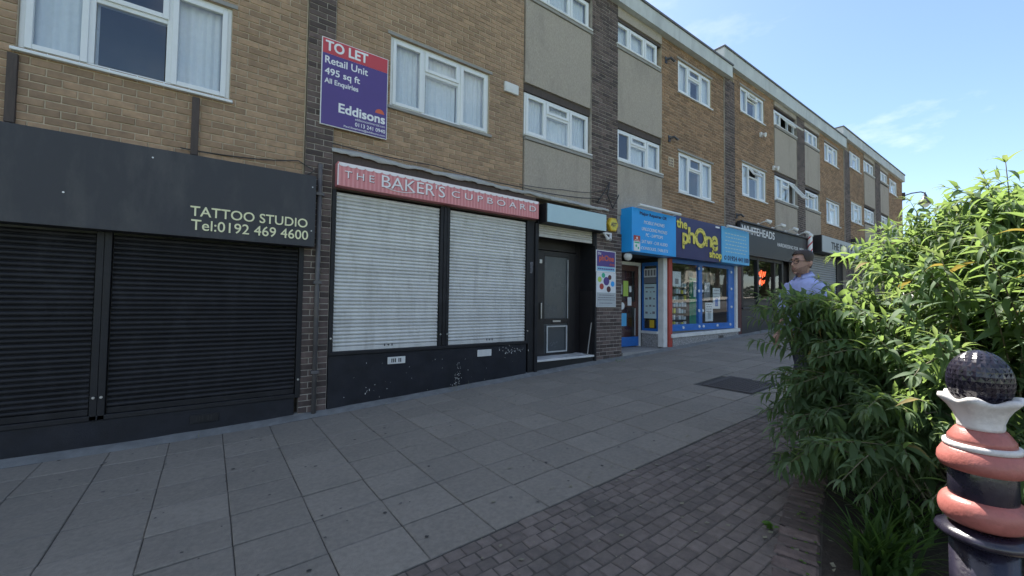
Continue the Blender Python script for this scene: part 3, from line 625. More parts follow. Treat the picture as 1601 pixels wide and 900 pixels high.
# flashing and cables above the bakery
fl = thing('lead_flashing', 'crumpled grey lead flashing sagging above the pink bakery sign', 'flashing', (3, -.05, 3.3))
V = []; n = 90; r = random.Random(9)
for i in range(n+1):
    x = 1.2+5.3*i/n; wv = .008*math.sin(i*.37)+.006*math.sin(i*.93+1)+r.uniform(-.010, .010)
    V += [(x, .0, 3.47-.015*x/3+.02*math.sin(i*.23)), (x, -.03+.3*wv, 3.45+wv*.6-.012*x/3), (x, -.05-wv*.5, 3.40+wv*.8-.016*x/3)]
F = []
for i in range(n):
    for j in range(2): F.append((i*3+j, (i+1)*3+j, (i+1)*3+j+1, i*3+j+1))
o = MB().add(V, F).build('lead_sheet', 'lead', fl, smooth=True); k = o.modifiers.new('thick', 'SOLIDIFY'); k.thickness = .006
def cable(label, pts, rad=.006, m='cable'):
    P = []
    for a, c in zip(pts, pts[1:]):
        for i in range(8):
            t_ = i/8; q = Vector(a).lerp(Vector(c), t_); q.z -= .10*(Vector(c)-Vector(a)).length*.25*math.sin(PI*t_)*.6; P.append(q)
    P.append(Vector(pts[-1])); o = MB().tube(P, rad, 6).build('cable', m, smooth=True); return tag(o, label, 'cable')
cable('black cable sagging along the lead flashing above the bakery', [(1.2, -.06, 3.50), (2.6, -.08, 3.50), (4.2, -.07, 3.47), (5.6, -.05, 3.52), (6.3, -.06, 3.62)], .007)
cable('thin black cable crossing the lowest pebbledash panel by the dark pier', [(4.2, -.05, 3.52), (5.2, -.05, 3.60), (6.0, -.05, 3.68), (6.5, -.08, 3.85)], .005)
cable('loose black cable looped on the bricks above the charcoal fascia', [(-.3, -.02, 3.10), (.4, -.03, 3.13), (.82, -.04, 3.20), (1.0, -.08, 3.10), (.9, -.08, 3.02), (.55, -.05, 3.03)], .006)
cable('tangled black cables hanging on the dark pier above the alarm box', [(6.15, -.05, 3.5), (6.35, -.08, 3.78), (6.5, -.07, 3.98), (6.42, -.08, 3.70), (6.6, -.07, 3.45), (6.75, -.1, 3.75)], .011)
# to-let board
tl = thing('to_let_board', 'red and purple TO LET board fixed to the dark brick pier', 'sign', (1.47, -.06, 3.72))
B(1.045, 1.895, -.06, -.038, 3.715, 4.84).build('board', 'signwhite', tl, bev=.003)
B(1.055, 1.885, -.0625, -.0602, 3.725, 4.638).build('purple_field', 'signpurple', tl); B(1.055, 1.885, -.0625, -.0602, 4.64, 4.83).build('red_band', 'signred', tl)
yy = -.0640
text('lettering', 'TO LET', 1.085, 1.62, 4.675, 4.81, yy, 'signwhite', tl, off=.045, ext=.001); text('lettering', 'Retail Unit', 1.085, 1.62, 4.51, 4.605, yy, 'signwhite', tl, off=.02, ext=.001)
text('lettering', '495 sq ft', 1.085, 1.52, 4.34, 4.455, yy, 'signwhite', tl, off=.02, ext=.001); text('lettering', 'All Enquiries', 1.085, 1.50, 4.235, 4.322, yy, 'signwhite', tl, off=.02, ext=.001)
text('lettering', 'Eddisons', 1.26, 1.865, 3.915, 4.04, yy, 'signwhite', tl, off=.04, ext=.001); text('lettering', 'eddisonscommercial.com', 1.47, 1.865, 3.868, 3.9, yy, 'signwhite', tl, ext=.001)
text('lettering', '0113 241 0940', 1.47, 1.87, 3.79, 3.842, yy, 'signwhite', tl, off=.02, ext=.001); text('lettering', 'Paul.Stephens@eddisons.com', 1.33, 1.87, 3.738, 3.772, yy, 'signwhite', tl, off=.01, ext=.001)
mb = MB(); V = [(1.79+.062*math.cos(PI*i/10), yy, 4.048+.062*math.sin(PI*i/10)) for i in range(11)]; mb.add(V, [tuple(range(11))]); mb.build('arc_emblem', 'signorange', tl)
vb = thing('vent_cover', 'white square vent cover on the brick beside the pebbledash', 'vent cover', (4.03, -.02, 5.05)); B(3.88, 4.17, -.05, .0, 5.05, 5.22).build('cover', 'whitepaint', vb, bev=.012)
# doorway of the bakery
dw = thing('shop_doorway', 'dark recessed doorway with glazed door under the pale blank sign', 'doorway', (5.4, .35, .4))
B(4.64, 6.10, -.02, .9, zg(5.2)-.3, .455).build('step', 'black', dw); B(4.64, 6.11, -.035, .42, .457, .492).build('threshold', 'whitepaint', dw, bev=.006)
B(4.64, 4.95, .36, .44, .493, 2.9).build('side_panel', 'doordark', dw); B(5.98, 6.45, .36, .44, .493, 2.9).build('side_panel', 'doordark', dw); B(4.95, 5.98, .37, .44, 2.52, 2.9).build('head_panel', 'doordark', dw)
dl = MB(); dl.box(4.96, 5.14, .35, .40, .50, 2.50); dl.box(5.76, 5.97, .35, .40, .50, 2.50); dl.box(5.14, 5.76, .351, .40, 2.40, 2.50); dl.box(5.14, 5.76, .351, .40, 1.10, 1.20); dl.box(5.14, 5.76, .351, .40, .50, .54)
door = dl.build('door', 'doordark', dw, bev=.004)
B(5.14, 5.76, .37, .376, 1.20, 2.40).build('pane', 'frost', door); B(5.14, 5.76, .37, .376, .54, 1.10).build('kick_panel', 'frost', door)
mb = MB(); mb.box(5.19, 5.22, .335, .349, .55, 1.06); mb.box(5.70, 5.73, .335, .349, .55, 1.06); mb.box(5.22, 5.70, .335, .349, .55, .575); mb.box(5.22, 5.70, .335, .349, 1.035, 1.06); mb.build('flap_frame', 'silverframe', door)
B(5.735, 5.75, .34, .349, 1.20, 2.36).build('bead', 'silverframe', door); B(5.35, 5.55, .34, .35, 1.13, 1.165).build('letterbox', 'metal', door)
B(5.02, 5.05, .31, .35, 1.20, 1.50).build('handle', 'metal', door, bev=.008); B(5.0, 5.06, .335, .35, 2.25, 2.32).build('lock_plate', 'metal', door)
B(6.105, 6.15, -.05, .45, zg(6.1)-.02, 2.92).build('jamb_post', 'blackpaint', dw)
mb = MB(); mb.box(6.08, 6.104, .02, .35, .5, 1.75); mb.build('return_panel', 'doordark', dw)
B(4.64, 6.15, .45, .5, .2, 3.0).build('backing', 'darkin', dw)
br_ = MB().tube([(6.0, .05, .49), (6.08, .02, 1.12)], .011, 7).build('broom_handle', 'concrete'); tag(br_, 'thin grey broom handle leaning in the dark doorway corner', 'stick')
mb = MB(); r = random.Random(4)
for k in range(9):
    x = r.uniform(5.15, 5.9); y = r.uniform(.02, .25); w = r.uniform(.05, .12); a = r.uniform(0, 3); mb.add([(x+w*math.cos(a+i*PI/2)*(1 if i % 2 else .6), y+w*math.sin(a+i*PI/2)*.5, .496+.004*k+r.uniform(0, .012)) for i in range(4)], [(0, 1, 2, 3)])
tag(mb.build('post_pile', 'poster'), 'scattered white letters lying on the doorway step', 'mail')
ps = thing('blank_sign', 'blank pale blue sign box above the dark doorway', 'shop sign', (5.4, -.2, 2.9))
B(4.665, 6.22, -.222, -.0, 2.90, 3.245).build('box', 'black', ps, bev=.004); B(4.69, 6.215, -.230, -.2225, 2.915, 3.235).build('face', 'paleblue', ps)
B(4.66, 6.15, -.02, .4, 2.925, 2.96).build('soffit', 'black', ps)
ab = thing('alarm_box', 'yellow hexagonal burglar alarm box on the dark brick pier', 'alarm', (6.58, -.06, 3.1))
def hexa(x, z, r_, y, d): return MB().disc(x, y, z, r_, d, 6)
hexa(6.585, 3.11, .155, -.03, .075).build('case', 'alarmy', ab, bev=.012); hexa(6.585, 3.11, .12, -.105, .004).build('badge', 'yellow', ab); text('lettering', 'ADT', 6.50, 6.67, 3.07, 3.15, -.112, 'navytext', ab, off=.03, ext=.001)
fd = thing('security_light', 'small grey twin security light under the yellow alarm box', 'light', (6.40, -.08, 2.88))
MB().tube([(6.3, -.10, 2.90), (6.38, -.14, 2.78)], [.018, .035], 10).build('lamp_head', 'floodwhite', fd); MB().tube([(6.5, -.10, 2.90), (6.41, -.16, 2.78)], [.018, .035], 10).build('lamp_head', 'floodwhite', fd); B(6.27, 6.53, -.1, -.03, 2.895, 2.93).build('bracket', 'floodwhite', fd)
# posters on the pier
p1 = thing('poster_sign', 'purple sign with orange phone lettering on the dark brick pier', 'sign', (6.45, -.06, 2.13)); X0, X1 = 6.12, 6.70
B(X0, X1, -.06, -.037, 2.13, 2.565).build('board', 'signwhite', p1); B(X0+.02, X1-.02, -.0625, -.0602, 2.24, 2.55).build('field', 'signpurple', p1); B(X0+.02, X1-.02, -.0625, -.0602, 2.15, 2.235).build('strip', 'posterblue', p1)
text('lettering', 'the', X0+.04, X0+.14, 2.47, 2.535, -.064, 'textwhite', p1, ext=.001); text('lettering', 'phOne', X0+.08, X1-.06, 2.32, 2.47, -.064, 'signorange', p1, off=.03, ext=.001); text('lettering', 'shop', X1-.19, X1-.04, 2.255, 2.32, -.064, 'signorange', p1, off=.01, ext=.001)
mb = MB()
for k in range(9): mb.box(X0+.05+k*.055, X0+.092+k*.055, -.0642, -.0626, 2.18, 2.205)
mb.build('print_lines', 'signpurple', p1)
p2 = thing('poster_sign', 'white sign with coloured bubbles below the purple sign', 'sign', (6.45, -.06, 1.43))
B(X0+.01, X1+.01, -.06, -.037, 1.43, 2.125).build('board', 'poster', p2); B(X0+.02, X1, -.0625, -.0602, 1.44, 1.72).build('grey_band', 'dollgrey', p2)
for (x, z, rr, c) in ((.30, 1.95, .085, 'signpurple'), (.21, 2.065, .05, 'greenp'), (.40, 2.03, .05, 'phmaroon'), (.10, 1.98, .055, 'lime'), (.49, 1.90, .055, 'cyan'), (.16, 1.84, .06, 'phred'), (.37, 1.79, .06, 'phmaroon')):
    mb = MB(); mb.disc(X0+x, -.0602, z, rr, .004, 18); mb.build('bubble', c, p2)
mb = MB()
for k, (a, c, z) in enumerate(((.08, .5, 1.66), (.06, .54, 1.61), (.05, .55, 1.565), (.10, .46, 1.50))):
    x = X0+a
    while x < X0+c: w = r.uniform(.015, .05); mb.box(x, x+w, -.0642, -.0626, z, z+.018); x += w+.012
mb.build('print_lines', 'greyink', p2)
# ------------------------------------------------------------------ phone shop
ph = thing('phone_shop_sign', 'projecting blue and purple shop sign with yellow graffiti lettering', 'shop sign', (9.5, -.3, 2.57))
B(6.92, 8.50, -.30, .0, 2.575, 3.495).build('blue_box', 'cyan', ph, bev=.006); B(10.58, 12.08, -.30, .0, 2.60, 3.54).build('blue_box', 'cyan2', ph, bev=.006); B(8.502, 10.578, -.275, .0, 2.585, 3.54).build('purple_board', 'navy', ph)
MB().tube([(6.99, -.42, 3.52), (8.48, -.42, 3.52)], .03, 10).build('strip_light', 'floodwhite', ph); MB().tube([(10.62, -.42, 3.53), (12.25, -.42, 3.53)], .03, 10).build('strip_light', 'floodwhite', ph)
mb = MB()
for x in (7.05, 8.4, 10.75, 12.0): mb.tube([(x, -.42, 3.52), (x, -.2, 3.49)], .01, 6)
mb.build('bracket', 'floodwhite', ph)
y1 = -.304
text('lettering', 'Major Repairer Of:', 7.17, 8.13, 3.345, 3.435, y1, 'navytext', ph, off=.03, ext=.002)
for s_, a, c, z in (('MOBILE PHONES', 7.31, 8.05, 3.19), ('UNLOCKING PHONES', 7.24, 8.15, 3.045), ('PC - LAPTOPS', 7.37, 7.99, 2.925), ('SAT NAV - CAR AUDIO', 7.23, 8.16, 2.775), ('CONSOLES, TABLETS', 7.21, 8.18, 2.635)):
    text('lettering', s_, a, c, z, z+.07, y1, 'textwhite', ph, off=0, ext=.002, shear=.2)
B(6.97, 7.18, y1-.002, y1+.003, 2.80, 2.915).build('sticker', 'phred', ph); B(6.97, 7.18, y1-.002, y1+.003, 2.595, 2.797).build('sticker', 'poster', ph); mb = MB(); mb.disc(7.075, y1-.002, 2.865, .025, .002, 12); mb.box(7.0, 7.15, y1-.004, y1-.002, 2.815, 2.825); mb.build('sticker_print', 'textwhite', ph)
mb = MB(); mb.box(6.99, 7.16, y1-.004, y1-.002, 2.755, 2.785); mb.disc(7.05, y1-.002, 2.70, .03, .002, 10); mb.disc(7.12, y1-.002, 2.66, .025, .002, 10); mb.build('sticker_print', 'greenp', ph)
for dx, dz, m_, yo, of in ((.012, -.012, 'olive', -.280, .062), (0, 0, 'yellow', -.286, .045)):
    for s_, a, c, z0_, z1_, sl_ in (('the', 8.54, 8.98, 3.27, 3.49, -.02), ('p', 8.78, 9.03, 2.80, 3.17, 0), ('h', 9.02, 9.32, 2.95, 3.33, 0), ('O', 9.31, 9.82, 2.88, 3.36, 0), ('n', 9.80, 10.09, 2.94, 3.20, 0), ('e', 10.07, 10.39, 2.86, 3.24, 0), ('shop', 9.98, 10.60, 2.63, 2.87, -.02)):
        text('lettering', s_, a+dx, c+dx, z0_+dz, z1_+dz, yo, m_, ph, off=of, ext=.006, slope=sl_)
mb = MB(); r = random.Random(8)
for (a, c, z0_, z1_) in ((8.81, 8.86, 2.82, 3.1), (9.05, 9.1, 2.98, 3.28), (9.34, 9.42, 3.0, 3.25), (9.72, 9.79, 3.0, 3.25), (9.45, 9.68, 3.29, 3.34), (9.45, 9.68, 2.9, 2.95), (9.83, 9.87, 2.97, 3.12), (10.1, 10.16, 2.95, 3.15), (10.18, 10.3, 2.88, 2.93)):
    for k in range(5):
        x = r.uniform(a, c); z = r.uniform(z0_, z1_); mb.disc(x, -.2895, z, r.uniform(.012, .03), .0015, 6, rz=r.uniform(.008, .03))
mb.build('letter_mottling', 'olive', ph, kind='stuff')
mb = MB(); mb.box(10.30, 10.5, -.279, -.276, 3.46, 3.50); mb.build('print_lines', 'textwhite', ph)
for k in range(6):
    mb = MB(); x = 10.72+.04*(k % 2)
    while x < 11.85: w = r.uniform(.05, .14); mb.box(x, x+w, y1, y1+.003, 3.36-k*.095, 3.385-k*.095); x += w+.04
    mb.build('print_lines', 'paleblue', ph)
text('lettering', '01924 441100', 10.86, 12.03, 2.665, 2.795, y1, 'navytext', ph, off=.025, ext=.002, slope=.0); MB().disc(10.74, y1+.002, 2.73, .055, .004, 14).build('phone_icon', 'navytext', ph); MB().disc(10.74, y1-.002, 2.73, .03, .002, 10).build('icon_hole', 'cyan2', ph)
cf = thing('front_frame', 'blue framed phone shop window with red post and speckled stall riser', 'shopfront', (10, 0, .5))
mb = MB(); mb.add([(8.79, -.03, zg(8.8)-.05), (12.0, -.03, zg(12)-.05), (12.0, .2, zg(12)-.05), (8.79, .2, zg(8.8)-.05), (8.79, -.03, .715), (12.0, -.03, .765), (12.0, .2, .765), (8.79, .2, .715)], [(0, 1, 5, 4), (1, 2, 6, 5), (4, 5, 6, 7), (3, 0, 4, 7)]); mb.build('stall_riser', 'terrazzo', cf)
mb = MB(); mb.add([(8.72, -.06, .718), (12.05, -.06, .768), (12.05, .2, .768), (8.72, .2, .718), (8.72, -.06, .80), (12.05, -.06, .855), (12.05, .2, .855), (8.72, .2, .80)], [(0, 1, 5, 4), (1, 2, 6, 5), (4, 5, 6, 7), (3, 0, 4, 7), (0, 3, 2, 1)]); mb.build('sill', 'whitepaint', cf)
airbrick('air_brick', 'dark air brick in the speckled wall under the phone shop window', 10.9, 11.15, .62, .70, -.03, 'pipe')
B(8.64, 8.78, -.03, .15, zg(8.7), 2.58).build('post', 'phred', cf, bev=.006); B(8.47, 8.62, .0, .15, zg(8.5)+.05, 2.58).build('post', 'whitepaint', cf, bev=.006)
B(11.90, 12.0, -.02, .15, .855, 2.6).build('post', 'whitepaint', cf, bev=.006); B(12.02, 12.22, -.02, .15, zg(12), 2.6).build('post', 'phmaroon', cf, bev=.006)
mb = MB(); mb.box(8.785, 11.90, .03, .09, .86, 1.02); mb.box(8.785, 11.90, .03, .09, 2.50, 2.60); mb.box(10.03, 10.19, .02, .1, 1.02, 2.5); mb.box(11.58, 11.90, .03, .09, 1.02, 2.5); mb.box(8.785, 8.83, .03, .09, 1.02, 2.5); mb.build('window_frame', 'phblue', cf, bev=.004)
B(8.83, 10.03, .05, .058, 1.02, 2.5).build('pane', 'shopglass', cf); B(10.19, 11.58, .05, .058, 1.02, 2.5).build('pane', 'shopglass', cf)
for x, z in ((10.02, 2.42), (10.22, 2.42), (10.02, 1.85), (10.2, 1.85), (10.02, 1.35), (10.22, 1.35), (9.32, .94), (10.05, .95), (10.25, .95), (10.95, .96), (11.65, .97), (11.72, 2.42), (11.72, 1.95), (11.72, 1.45)):
    MB().disc(x, .03 if x > 10.19 or z < 1.03 else .02, z, .035, .02, 12).build('stud', 'poster', cf)
B(8.8, 12.0, .9, .95, .3, 2.6).build('back_wall', 'midin', cf); B(8.8, 12.0, .15, .9, .80, .86).build('display_floor', 'concrete', cf); B(6.9, 12.1, .0, 1.4, 2.61, 2.7).build('ceiling', 'darkin', cf)
# posters in the window
def paper(label, x0, x1, z0, z1, m, y=.064, ink='greyink', lines=5, blot=None, cat='poster'):
    t = thing('window_poster', label, cat, ((x0+x1)/2, y, z0)); B(x0, x1, y, y+.004, z0, z1).build('sheet', m, t)
    mb = MB(); rr = random.Random(int(x0*100))
    for k in range(lines):
        z = z1-(z1-z0)*(.12+.5*k/lines); a = x0+(x1-x0)*rr.uniform(.08, .2)
        while a < x1-(x1-x0)*.18: w = rr.uniform(.03, .09); mb.box(a, min(a+w, x1-.02), y-.002, y-.0002, z, z+.022); a += w+.02
    mb.build('print_lines', ink, t)
    if blot: B(x0+(x1-x0)*.3, x1-(x1-x0)*.3, y-.002, y-.0002, z0+(z1-z0)*.12, z0+(z1-z0)*.5).build('picture', blot, t)
    return t
paper('white framed poster with a blue phone picture in the right shop window', 10.80, 11.18, 1.40, 1.95, 'poster', blot='phblue', lines=3)
paper('white printed notice low in the right shop window', 10.42, 10.80, 1.07, 1.56, 'poster', blot='dollgrey', lines=4)
paper('dark grey notice with white print above the low notice', 10.36, 10.66, 1.62, 2.1, 'greyink', ink='textwhite', lines=7)
paper('tall white accessory card behind the left shop window', 9.05, 9.20, 1.3, 1.75, 'poster', y=.3, lines=4); paper('pale rounded phone picture high in the left shop window', 8.95, 9.30, 1.95, 2.3, 'poster', y=.07, blot='greyink', lines=0)
paper('white price strip beside the green board', 9.86, 9.98, 1.7, 2.1, 'poster', y=.066, lines=7)
gb = tag(B(10.02, 10.42, .25, .27, .9, 2.2).build('display_board', 'greenp'), 'green board standing behind the left shop window', 'board')
mb = MB(); ds = thing('display_rack', 'rack of small white accessory packs inside the left shop window', 'rack', (9.55, .33, .86))
B(9.2, 9.95, .33, .37, .86, 2.1).build('back_board', 'black', ds)
r = random.Random(12)
for i in range(6):
    for j in range(7):
        x = 9.22+i*.12; z = .95+j*.165; B(x, x+r.uniform(.05, .085), .29, .328, z, z+r.uniform(.08, .13)).build('pack', r.choice(['poster', 'poster', 'dollgrey', 'posterteal', 'greyink', 'yellow']), ds)
# entrance lobby and door
en = thing('shop_entrance', 'maroon glazed door in the white framed lobby beside the red post', 'doorway', (7.8, .6, .45))
mb = MB(); mb.box(6.94, 8.62, -.06, 1.0, zg(7)-.3, zg(7.6)+.07); mb.build('step', 'concrete', en, bev=.01)
D0 = .6
mb = MB(); mb.box(7.52, 7.60, D0, D0+.08, .48, 2.5); mb.box(8.36, 8.44, D0, D0+.08, .48, 2.5); mb.box(7.60, 8.36, D0, D0+.08, 2.42, 2.5); mb.build('door_frame', 'whitepaint', en, bev=.005)
mb = MB(); mb.box(7.605, 7.72, D0+.01, D0+.05, .50, 2.41); mb.box(8.24, 8.355, D0+.01, D0+.05, .50, 2.41); mb.box(7.72, 8.24, D0+.011, D0+.05, 2.28, 2.41); mb.box(7.72, 8.24, D0+.011, D0+.05, 1.42, 1.56); door = mb.build('door', 'brownwood', en, bev=.004)
B(7.60, 8.358, D0+.006, D0+.05, .50, .72).build('kick_board', 'phblue', door); B(7.72, 8.24, D0+.028, D0+.034, .72, 1.42).build('pane', 'shopglass', door); B(7.72, 8.24, D0+.028, D0+.034, 1.56, 2.28).build('pane', 'shopglass', door); B(7.6, 8.36, D0+.2, D0+.22, .4, 2.5).build('backing', 'phmaroon', door)
B(8.19, 8.205, D0-.02, D0+.009, .75, 1.40).build('handle', 'silverframe', door)
for x0, x1, z0, z1, m_ in ((7.80, 7.98, 1.68, 2.04, 'lime'), (7.94, 8.08, 1.46, 1.66, 'poster'), (7.70, 7.76, 1.72, 1.95, 'poster'), (8.02, 8.10, 1.78, 1.92, 'poster'), (7.66, 7.92, .98, 1.28, 'cyan2')):
    B(x0, x1, D0+.018, D0+.026 if z0 < 1.3 or z0 > 1.5 else D0+.008, z0, z1).build('sticker', m_, door) if not (1.4 < z0 < 1.5) else B(x0, x1, D0+.0, D0+.008, z0, z1).build('sticker', m_, door)
MB().disc(7.74, D0+.006, 1.45, .085, .006, 18).build('sticker', 'poster', door)
B(6.95, 7.52, D0+.0, D0+.06, .3, 2.6).build('side_wall', 'brownwood', en)
# return window with poster, facing the lobby
rw = thing('side_window', 'narrow side window with large pale posters inside the lobby', 'window', (8.5, .3, .8))
B(8.46, 8.56, .152, .6, zg(8.5), .80).build('stall_riser', 'terrazzo', rw); B(8.43, 8.57, .152, .59, .802, .862).build('sill', 'whitepaint', rw); mb = MB(); mb.box(8.47, 8.52, .152, .19, .862, 2.5); mb.box(8.47, 8.52, .55, .595, .862, 2.5); mb.box(8.47, 8.52, .19, .55, .862, .92); mb.box(8.47, 8.52, .19, .55, 2.42, 2.5); mb.build('frame', 'phblue', rw)
B(8.49, 8.495, .19, .55, .92, 2.42).build('pane', 'shopglass', rw); B(8.478, 8.486, .20, .54, 1.16, 1.98).build('poster_sheet', 'posterteal', rw); B(8.478, 8.486, .20, .54, 2.0, 2.14).build('poster_sheet', 'greyink', rw); B(8.478, 8.486, .20, .54, 2.145, 2.35).build('poster_sheet', 'poster', rw); B(8.478, 8.486, .26, .38, .94, 1.12).build('poster_sheet', 'alarmy', rw)
mb = MB(); r = random.Random(2)
for j in range(4):
    for i in range(3): mb.box(8.474, 8.4775, .235+i*.1, .235+i*.1+r.uniform(.03, .07), 1.27+j*.17, 1.27+j*.17+r.uniform(.02, .06))
for i in range(4): mb.box(8.474, 8.4775, .22+i*.08, .27+i*.08, 2.18, 2.32)
mb.box(8.474, 8.4775, .25, .5, 1.88, 1.91); mb.build('poster_print', 'greyink', rw); B(8.6, 8.62, .15, .9, .3, 2.6).build('inner_wall', 'darkin', rw)
MB().lathe([(.0, 2.40), (.06, 2.42), (.085, 2.47), (.085, 2.52), (.05, 2.56), (0, 2.57)], 7.02, -.12, 16).build('dome_lamp', 'whitepaint', None, smooth=True)
tag(bpy.data.objects['dome_lamp'], 'white dome lamp under the left corner of the blue sign', 'light')
# ------------------------------------------------------------------ barber shop
bf = thing('barber_sign', 'dark grey fascia board lettered WHITEHEADS', 'shop sign', (14.5, -.1, 2.95))
B(12.02, 17.1, -.10, .0, 2.95, 3.86).build('fascia_board', 'barbgrey', bf, bev=.005); B(12.02, 17.1, -.15, -.0, 3.862, 3.90).build('cornice', 'barbgrey', bf)
text('lettering', 'WHITEHEADS', 12.08, 14.25, 3.56, 3.79, -.104, 'textwhite', bf, off=.02, ext=.004); text('lettering', 'HAIRDRESSING FOR  MEN', 14.45, 16.6, 3.385, 3.50, -.104, 'textwhite', bf, off=.01, ext=.004)
bw = thing('barber_shopfront', 'black framed barber shop window over a grey panelled stall riser', 'shopfront', (13.6, 0, .7))
B(12.23, 16.3, -.02, .2, .5, 1.385).build('stall_riser', 'barbgrey', bw); B(12.23, 15.1, -.06, .1, 1.387, 1.44).build('sill', 'barbgrey', bw, bev=.006)
mb = MB()
for a, c in ((12.23, 12.34), (13.24, 13.34), (14.42, 14.50), (15.0, 15.12)): mb.box(a, c, -.02, .1, 1.44, 2.95)
mb.box(12.34, 15.0, -.015, .1, 2.86, 2.95); mb.box(12.34, 15.0, -.015, .1, 1.44, 1.5); mb.box(12.34, 15.0, -.015, .1, 1.62, 1.68); mb.build('window_frame', 'black', bw)
for a, c in ((12.34, 13.24), (13.34, 14.42), (14.50, 15.0)): B(a, c, .03, .036, 1.68, 2.86).build('pane', 'shopglass', bw); B(a, c, .02, .05, 1.5, 1.62).build('panel', 'barbgrey', bw)
B(12.2, 17.0, .9, .95, .5, 3.0).build('back_wall', 'darkin', bw); B(15.12, 16.34, .3, .35, .5, 2.95).build('door', 'doordark', bw)
ns = thing('neon_sign', 'red scribbled neon sign with green ends in the barber window', 'neon sign', (13.6, .08, 2.2))
r = random.Random(6)
for (z, x0, x1, am) in ((2.47, 13.42, 14.05, .09), (2.22, 13.38, 13.98, .07)):
    P = [(x0+(x1-x0)*i/44, .08, z+am*math.sin(i*.62+r.uniform(-.3, .3))+.03*math.sin(i*.37)) for i in range(45)]; MB().tube(P, .011, 6).build('neon_tube', 'neonred', ns)
MB().tube([(13.35+.012*i, .08, 2.0+.06*i+.05*math.sin(i*1.3)) for i in range(10)], .012, 6).build('neon_tube', 'neongreen', ns)
for k, x in enumerate((13.2, 14.2, 15.2, 16.2)):
    f = thing('sign_floodlight', ['leftmost white floodlight above the W to H of WHITEHEADS', 'second white floodlight from the left above the barber fascia', 'third white floodlight above the barber fascia, over the pebbledash edge', 'rightmost white floodlight above the barber fascia by the dark pier'][k], 'floodlight', (x, -.1, 3.9), 'floodlights along the barber sign')
    MB().tube([(x, -.05, 3.92), (x, -.22, 3.99), (x+.02, -.30, 3.99)], .014, 6).build('arm', 'floodwhite', f); MB().tube([(x+.04, -.27, 4.03), (x+.16, -.34, 3.97)], [.04, .065], 12).build('lamp_head', 'floodwhite', f); MB().disc(x+.0, -.05, 3.92, .06, .03, 12).build('base_plate', 'floodwhite', f)
bl = thing('barber_pole', 'striped red and white barber pole on the dark pier', 'barber pole', (17.0, -.15, 3.3))
MB().lathe([(.075, 3.34), (.075, 3.95)], 17.0, -.17, 14).build('cylinder', 'signwhite', bl, smooth=False); MB().lathe([(.10, 3.95), (.10, 4.0), (.05, 4.06), (.03, 4.08)], 17.0, -.17, 14).build('cap', 'floodwhite', bl); MB().lathe([(.03, 3.2), (.09, 3.26), (.10, 3.34)], 17.0, -.17, 14).build('cap', 'floodwhite', bl)
mb = MB()
for s_ in range(2):
    for i in range(26):
        a0 = i*.28+s_*PI; a1 = a0+.28; z = 3.35+i*.023; V = []
        for a_, zz in ((a0, z), (a1, z+.023), (a1, z+.023+.06), (a0, z+.06)): V.append((17.0+.077*math.cos(a_), -.17+.077*math.sin(a_), min(zz, 3.95)))
        mb.add(V, [(0, 1, 2, 3)])
mb.build('stripe', 'signred', bl)
# ------------------------------------------------------------------ doll shop and far fronts
dsn = thing('grey_sign', 'grey shop sign lettered THE DOLL beside the barber pole', 'shop sign', (20, -.2, 3.45))
B(17.55, 23.0, -.34, .0, 3.45, 4.06).build('box', 'black', dsn); B(17.62, 23.0, -.35, -.3405, 3.47, 4.05).build('face', 'dollgrey', dsn); text('lettering', 'THE DOLL P', 18.55, 21.0, 3.62, 3.90, -.354, 'black', dsn, off=.03, ext=.004)
shutter('grey roller shutter under the grey doll shop sign', 17.3, 20.3, 1.5, 3.42, .02, 'galvdark', 'blackpaint', .05, locks=False, hs=.09)
fr_ = thing('far_shopfronts', 'dark plain shopfronts under the far end of the terrace', 'shopfront', (26, .1, 1.3))
B(17.1, 21.42, .08, .2, .8, 1.48).build('stall_riser', 'blackpaint', fr_); B(20.4, 21.4, .08, .2, 1.48, 3.9).build('panel', 'blackpaint', fr_); B(17.06, 21.4, .09, .3, 3.42, 3.9).build('head', 'blackpaint', fr_); B(22.1, 31.6, .05, .2, 1, 3.7).build('panel', 'blackpaint', fr_); B(22.1, 31.6, -.2, .1, 3.71, 4.4).build('fascia', 'barbgrey', fr_)
# wall fittings
for (x, z, lab) in ((8.62, 7.28, 'small dark bracket near the top right of the pebbledash'), (8.75, 5.42, 'dark swan bracket on the buff brick by the pebbledash'), (12.05, 4.02, 'dark bracket at the foot of the pier above the phone shop')):
    t = thing('wall_bracket', lab, 'bracket', (x, -.05, z)); MB().tube([(x-.05, .0, z+.03), (x, -.1, z+.05), (x+.1, -.12, z), (x+.16, -.12, z+.02)], [.03, .03, .028, .015], 7).build('arm', 'lampmetal', t); B(x-.10, x-.02, -.02, .0, z-.06, z+.09).build('plate', 'lampmetal', t)
for (x, z, lab) in ((13.55, 6.75, 'white lamp on the brown brick between the two left windows'), (14.45, 5.9, 'pale bracket light beside the lower tilted window')):
    t = thing('wall_lamp', lab, 'light', (x, -.05, z)); B(x-.05, x+.05, -.05, .0, z-.06, z+.08).build('plate', 'floodwhite', t); MB().tube([(x, -.05, z), (x, -.16, z-.03)], [.04, .07], 10).build('lamp_head', 'floodwhite', t)
mb = MB()
ag = thing('vent_grille', 'square terracotta vent grille by the pebbledash beside the lower window', 'air vent', (8.78, -.01, 4.85)); B(8.66, 8.88, -.012, .002, 4.78, 5.0).build('plate', 'mortar', ag); mb = MB()
for i in range(3):
    for j in range(3): mb.box(8.685+i*.06, 8.72+i*.06, -.0135, -.0122, 4.80+j*.065, 4.84+j*.065)
mb.build('holes', 'dbrick', ag)
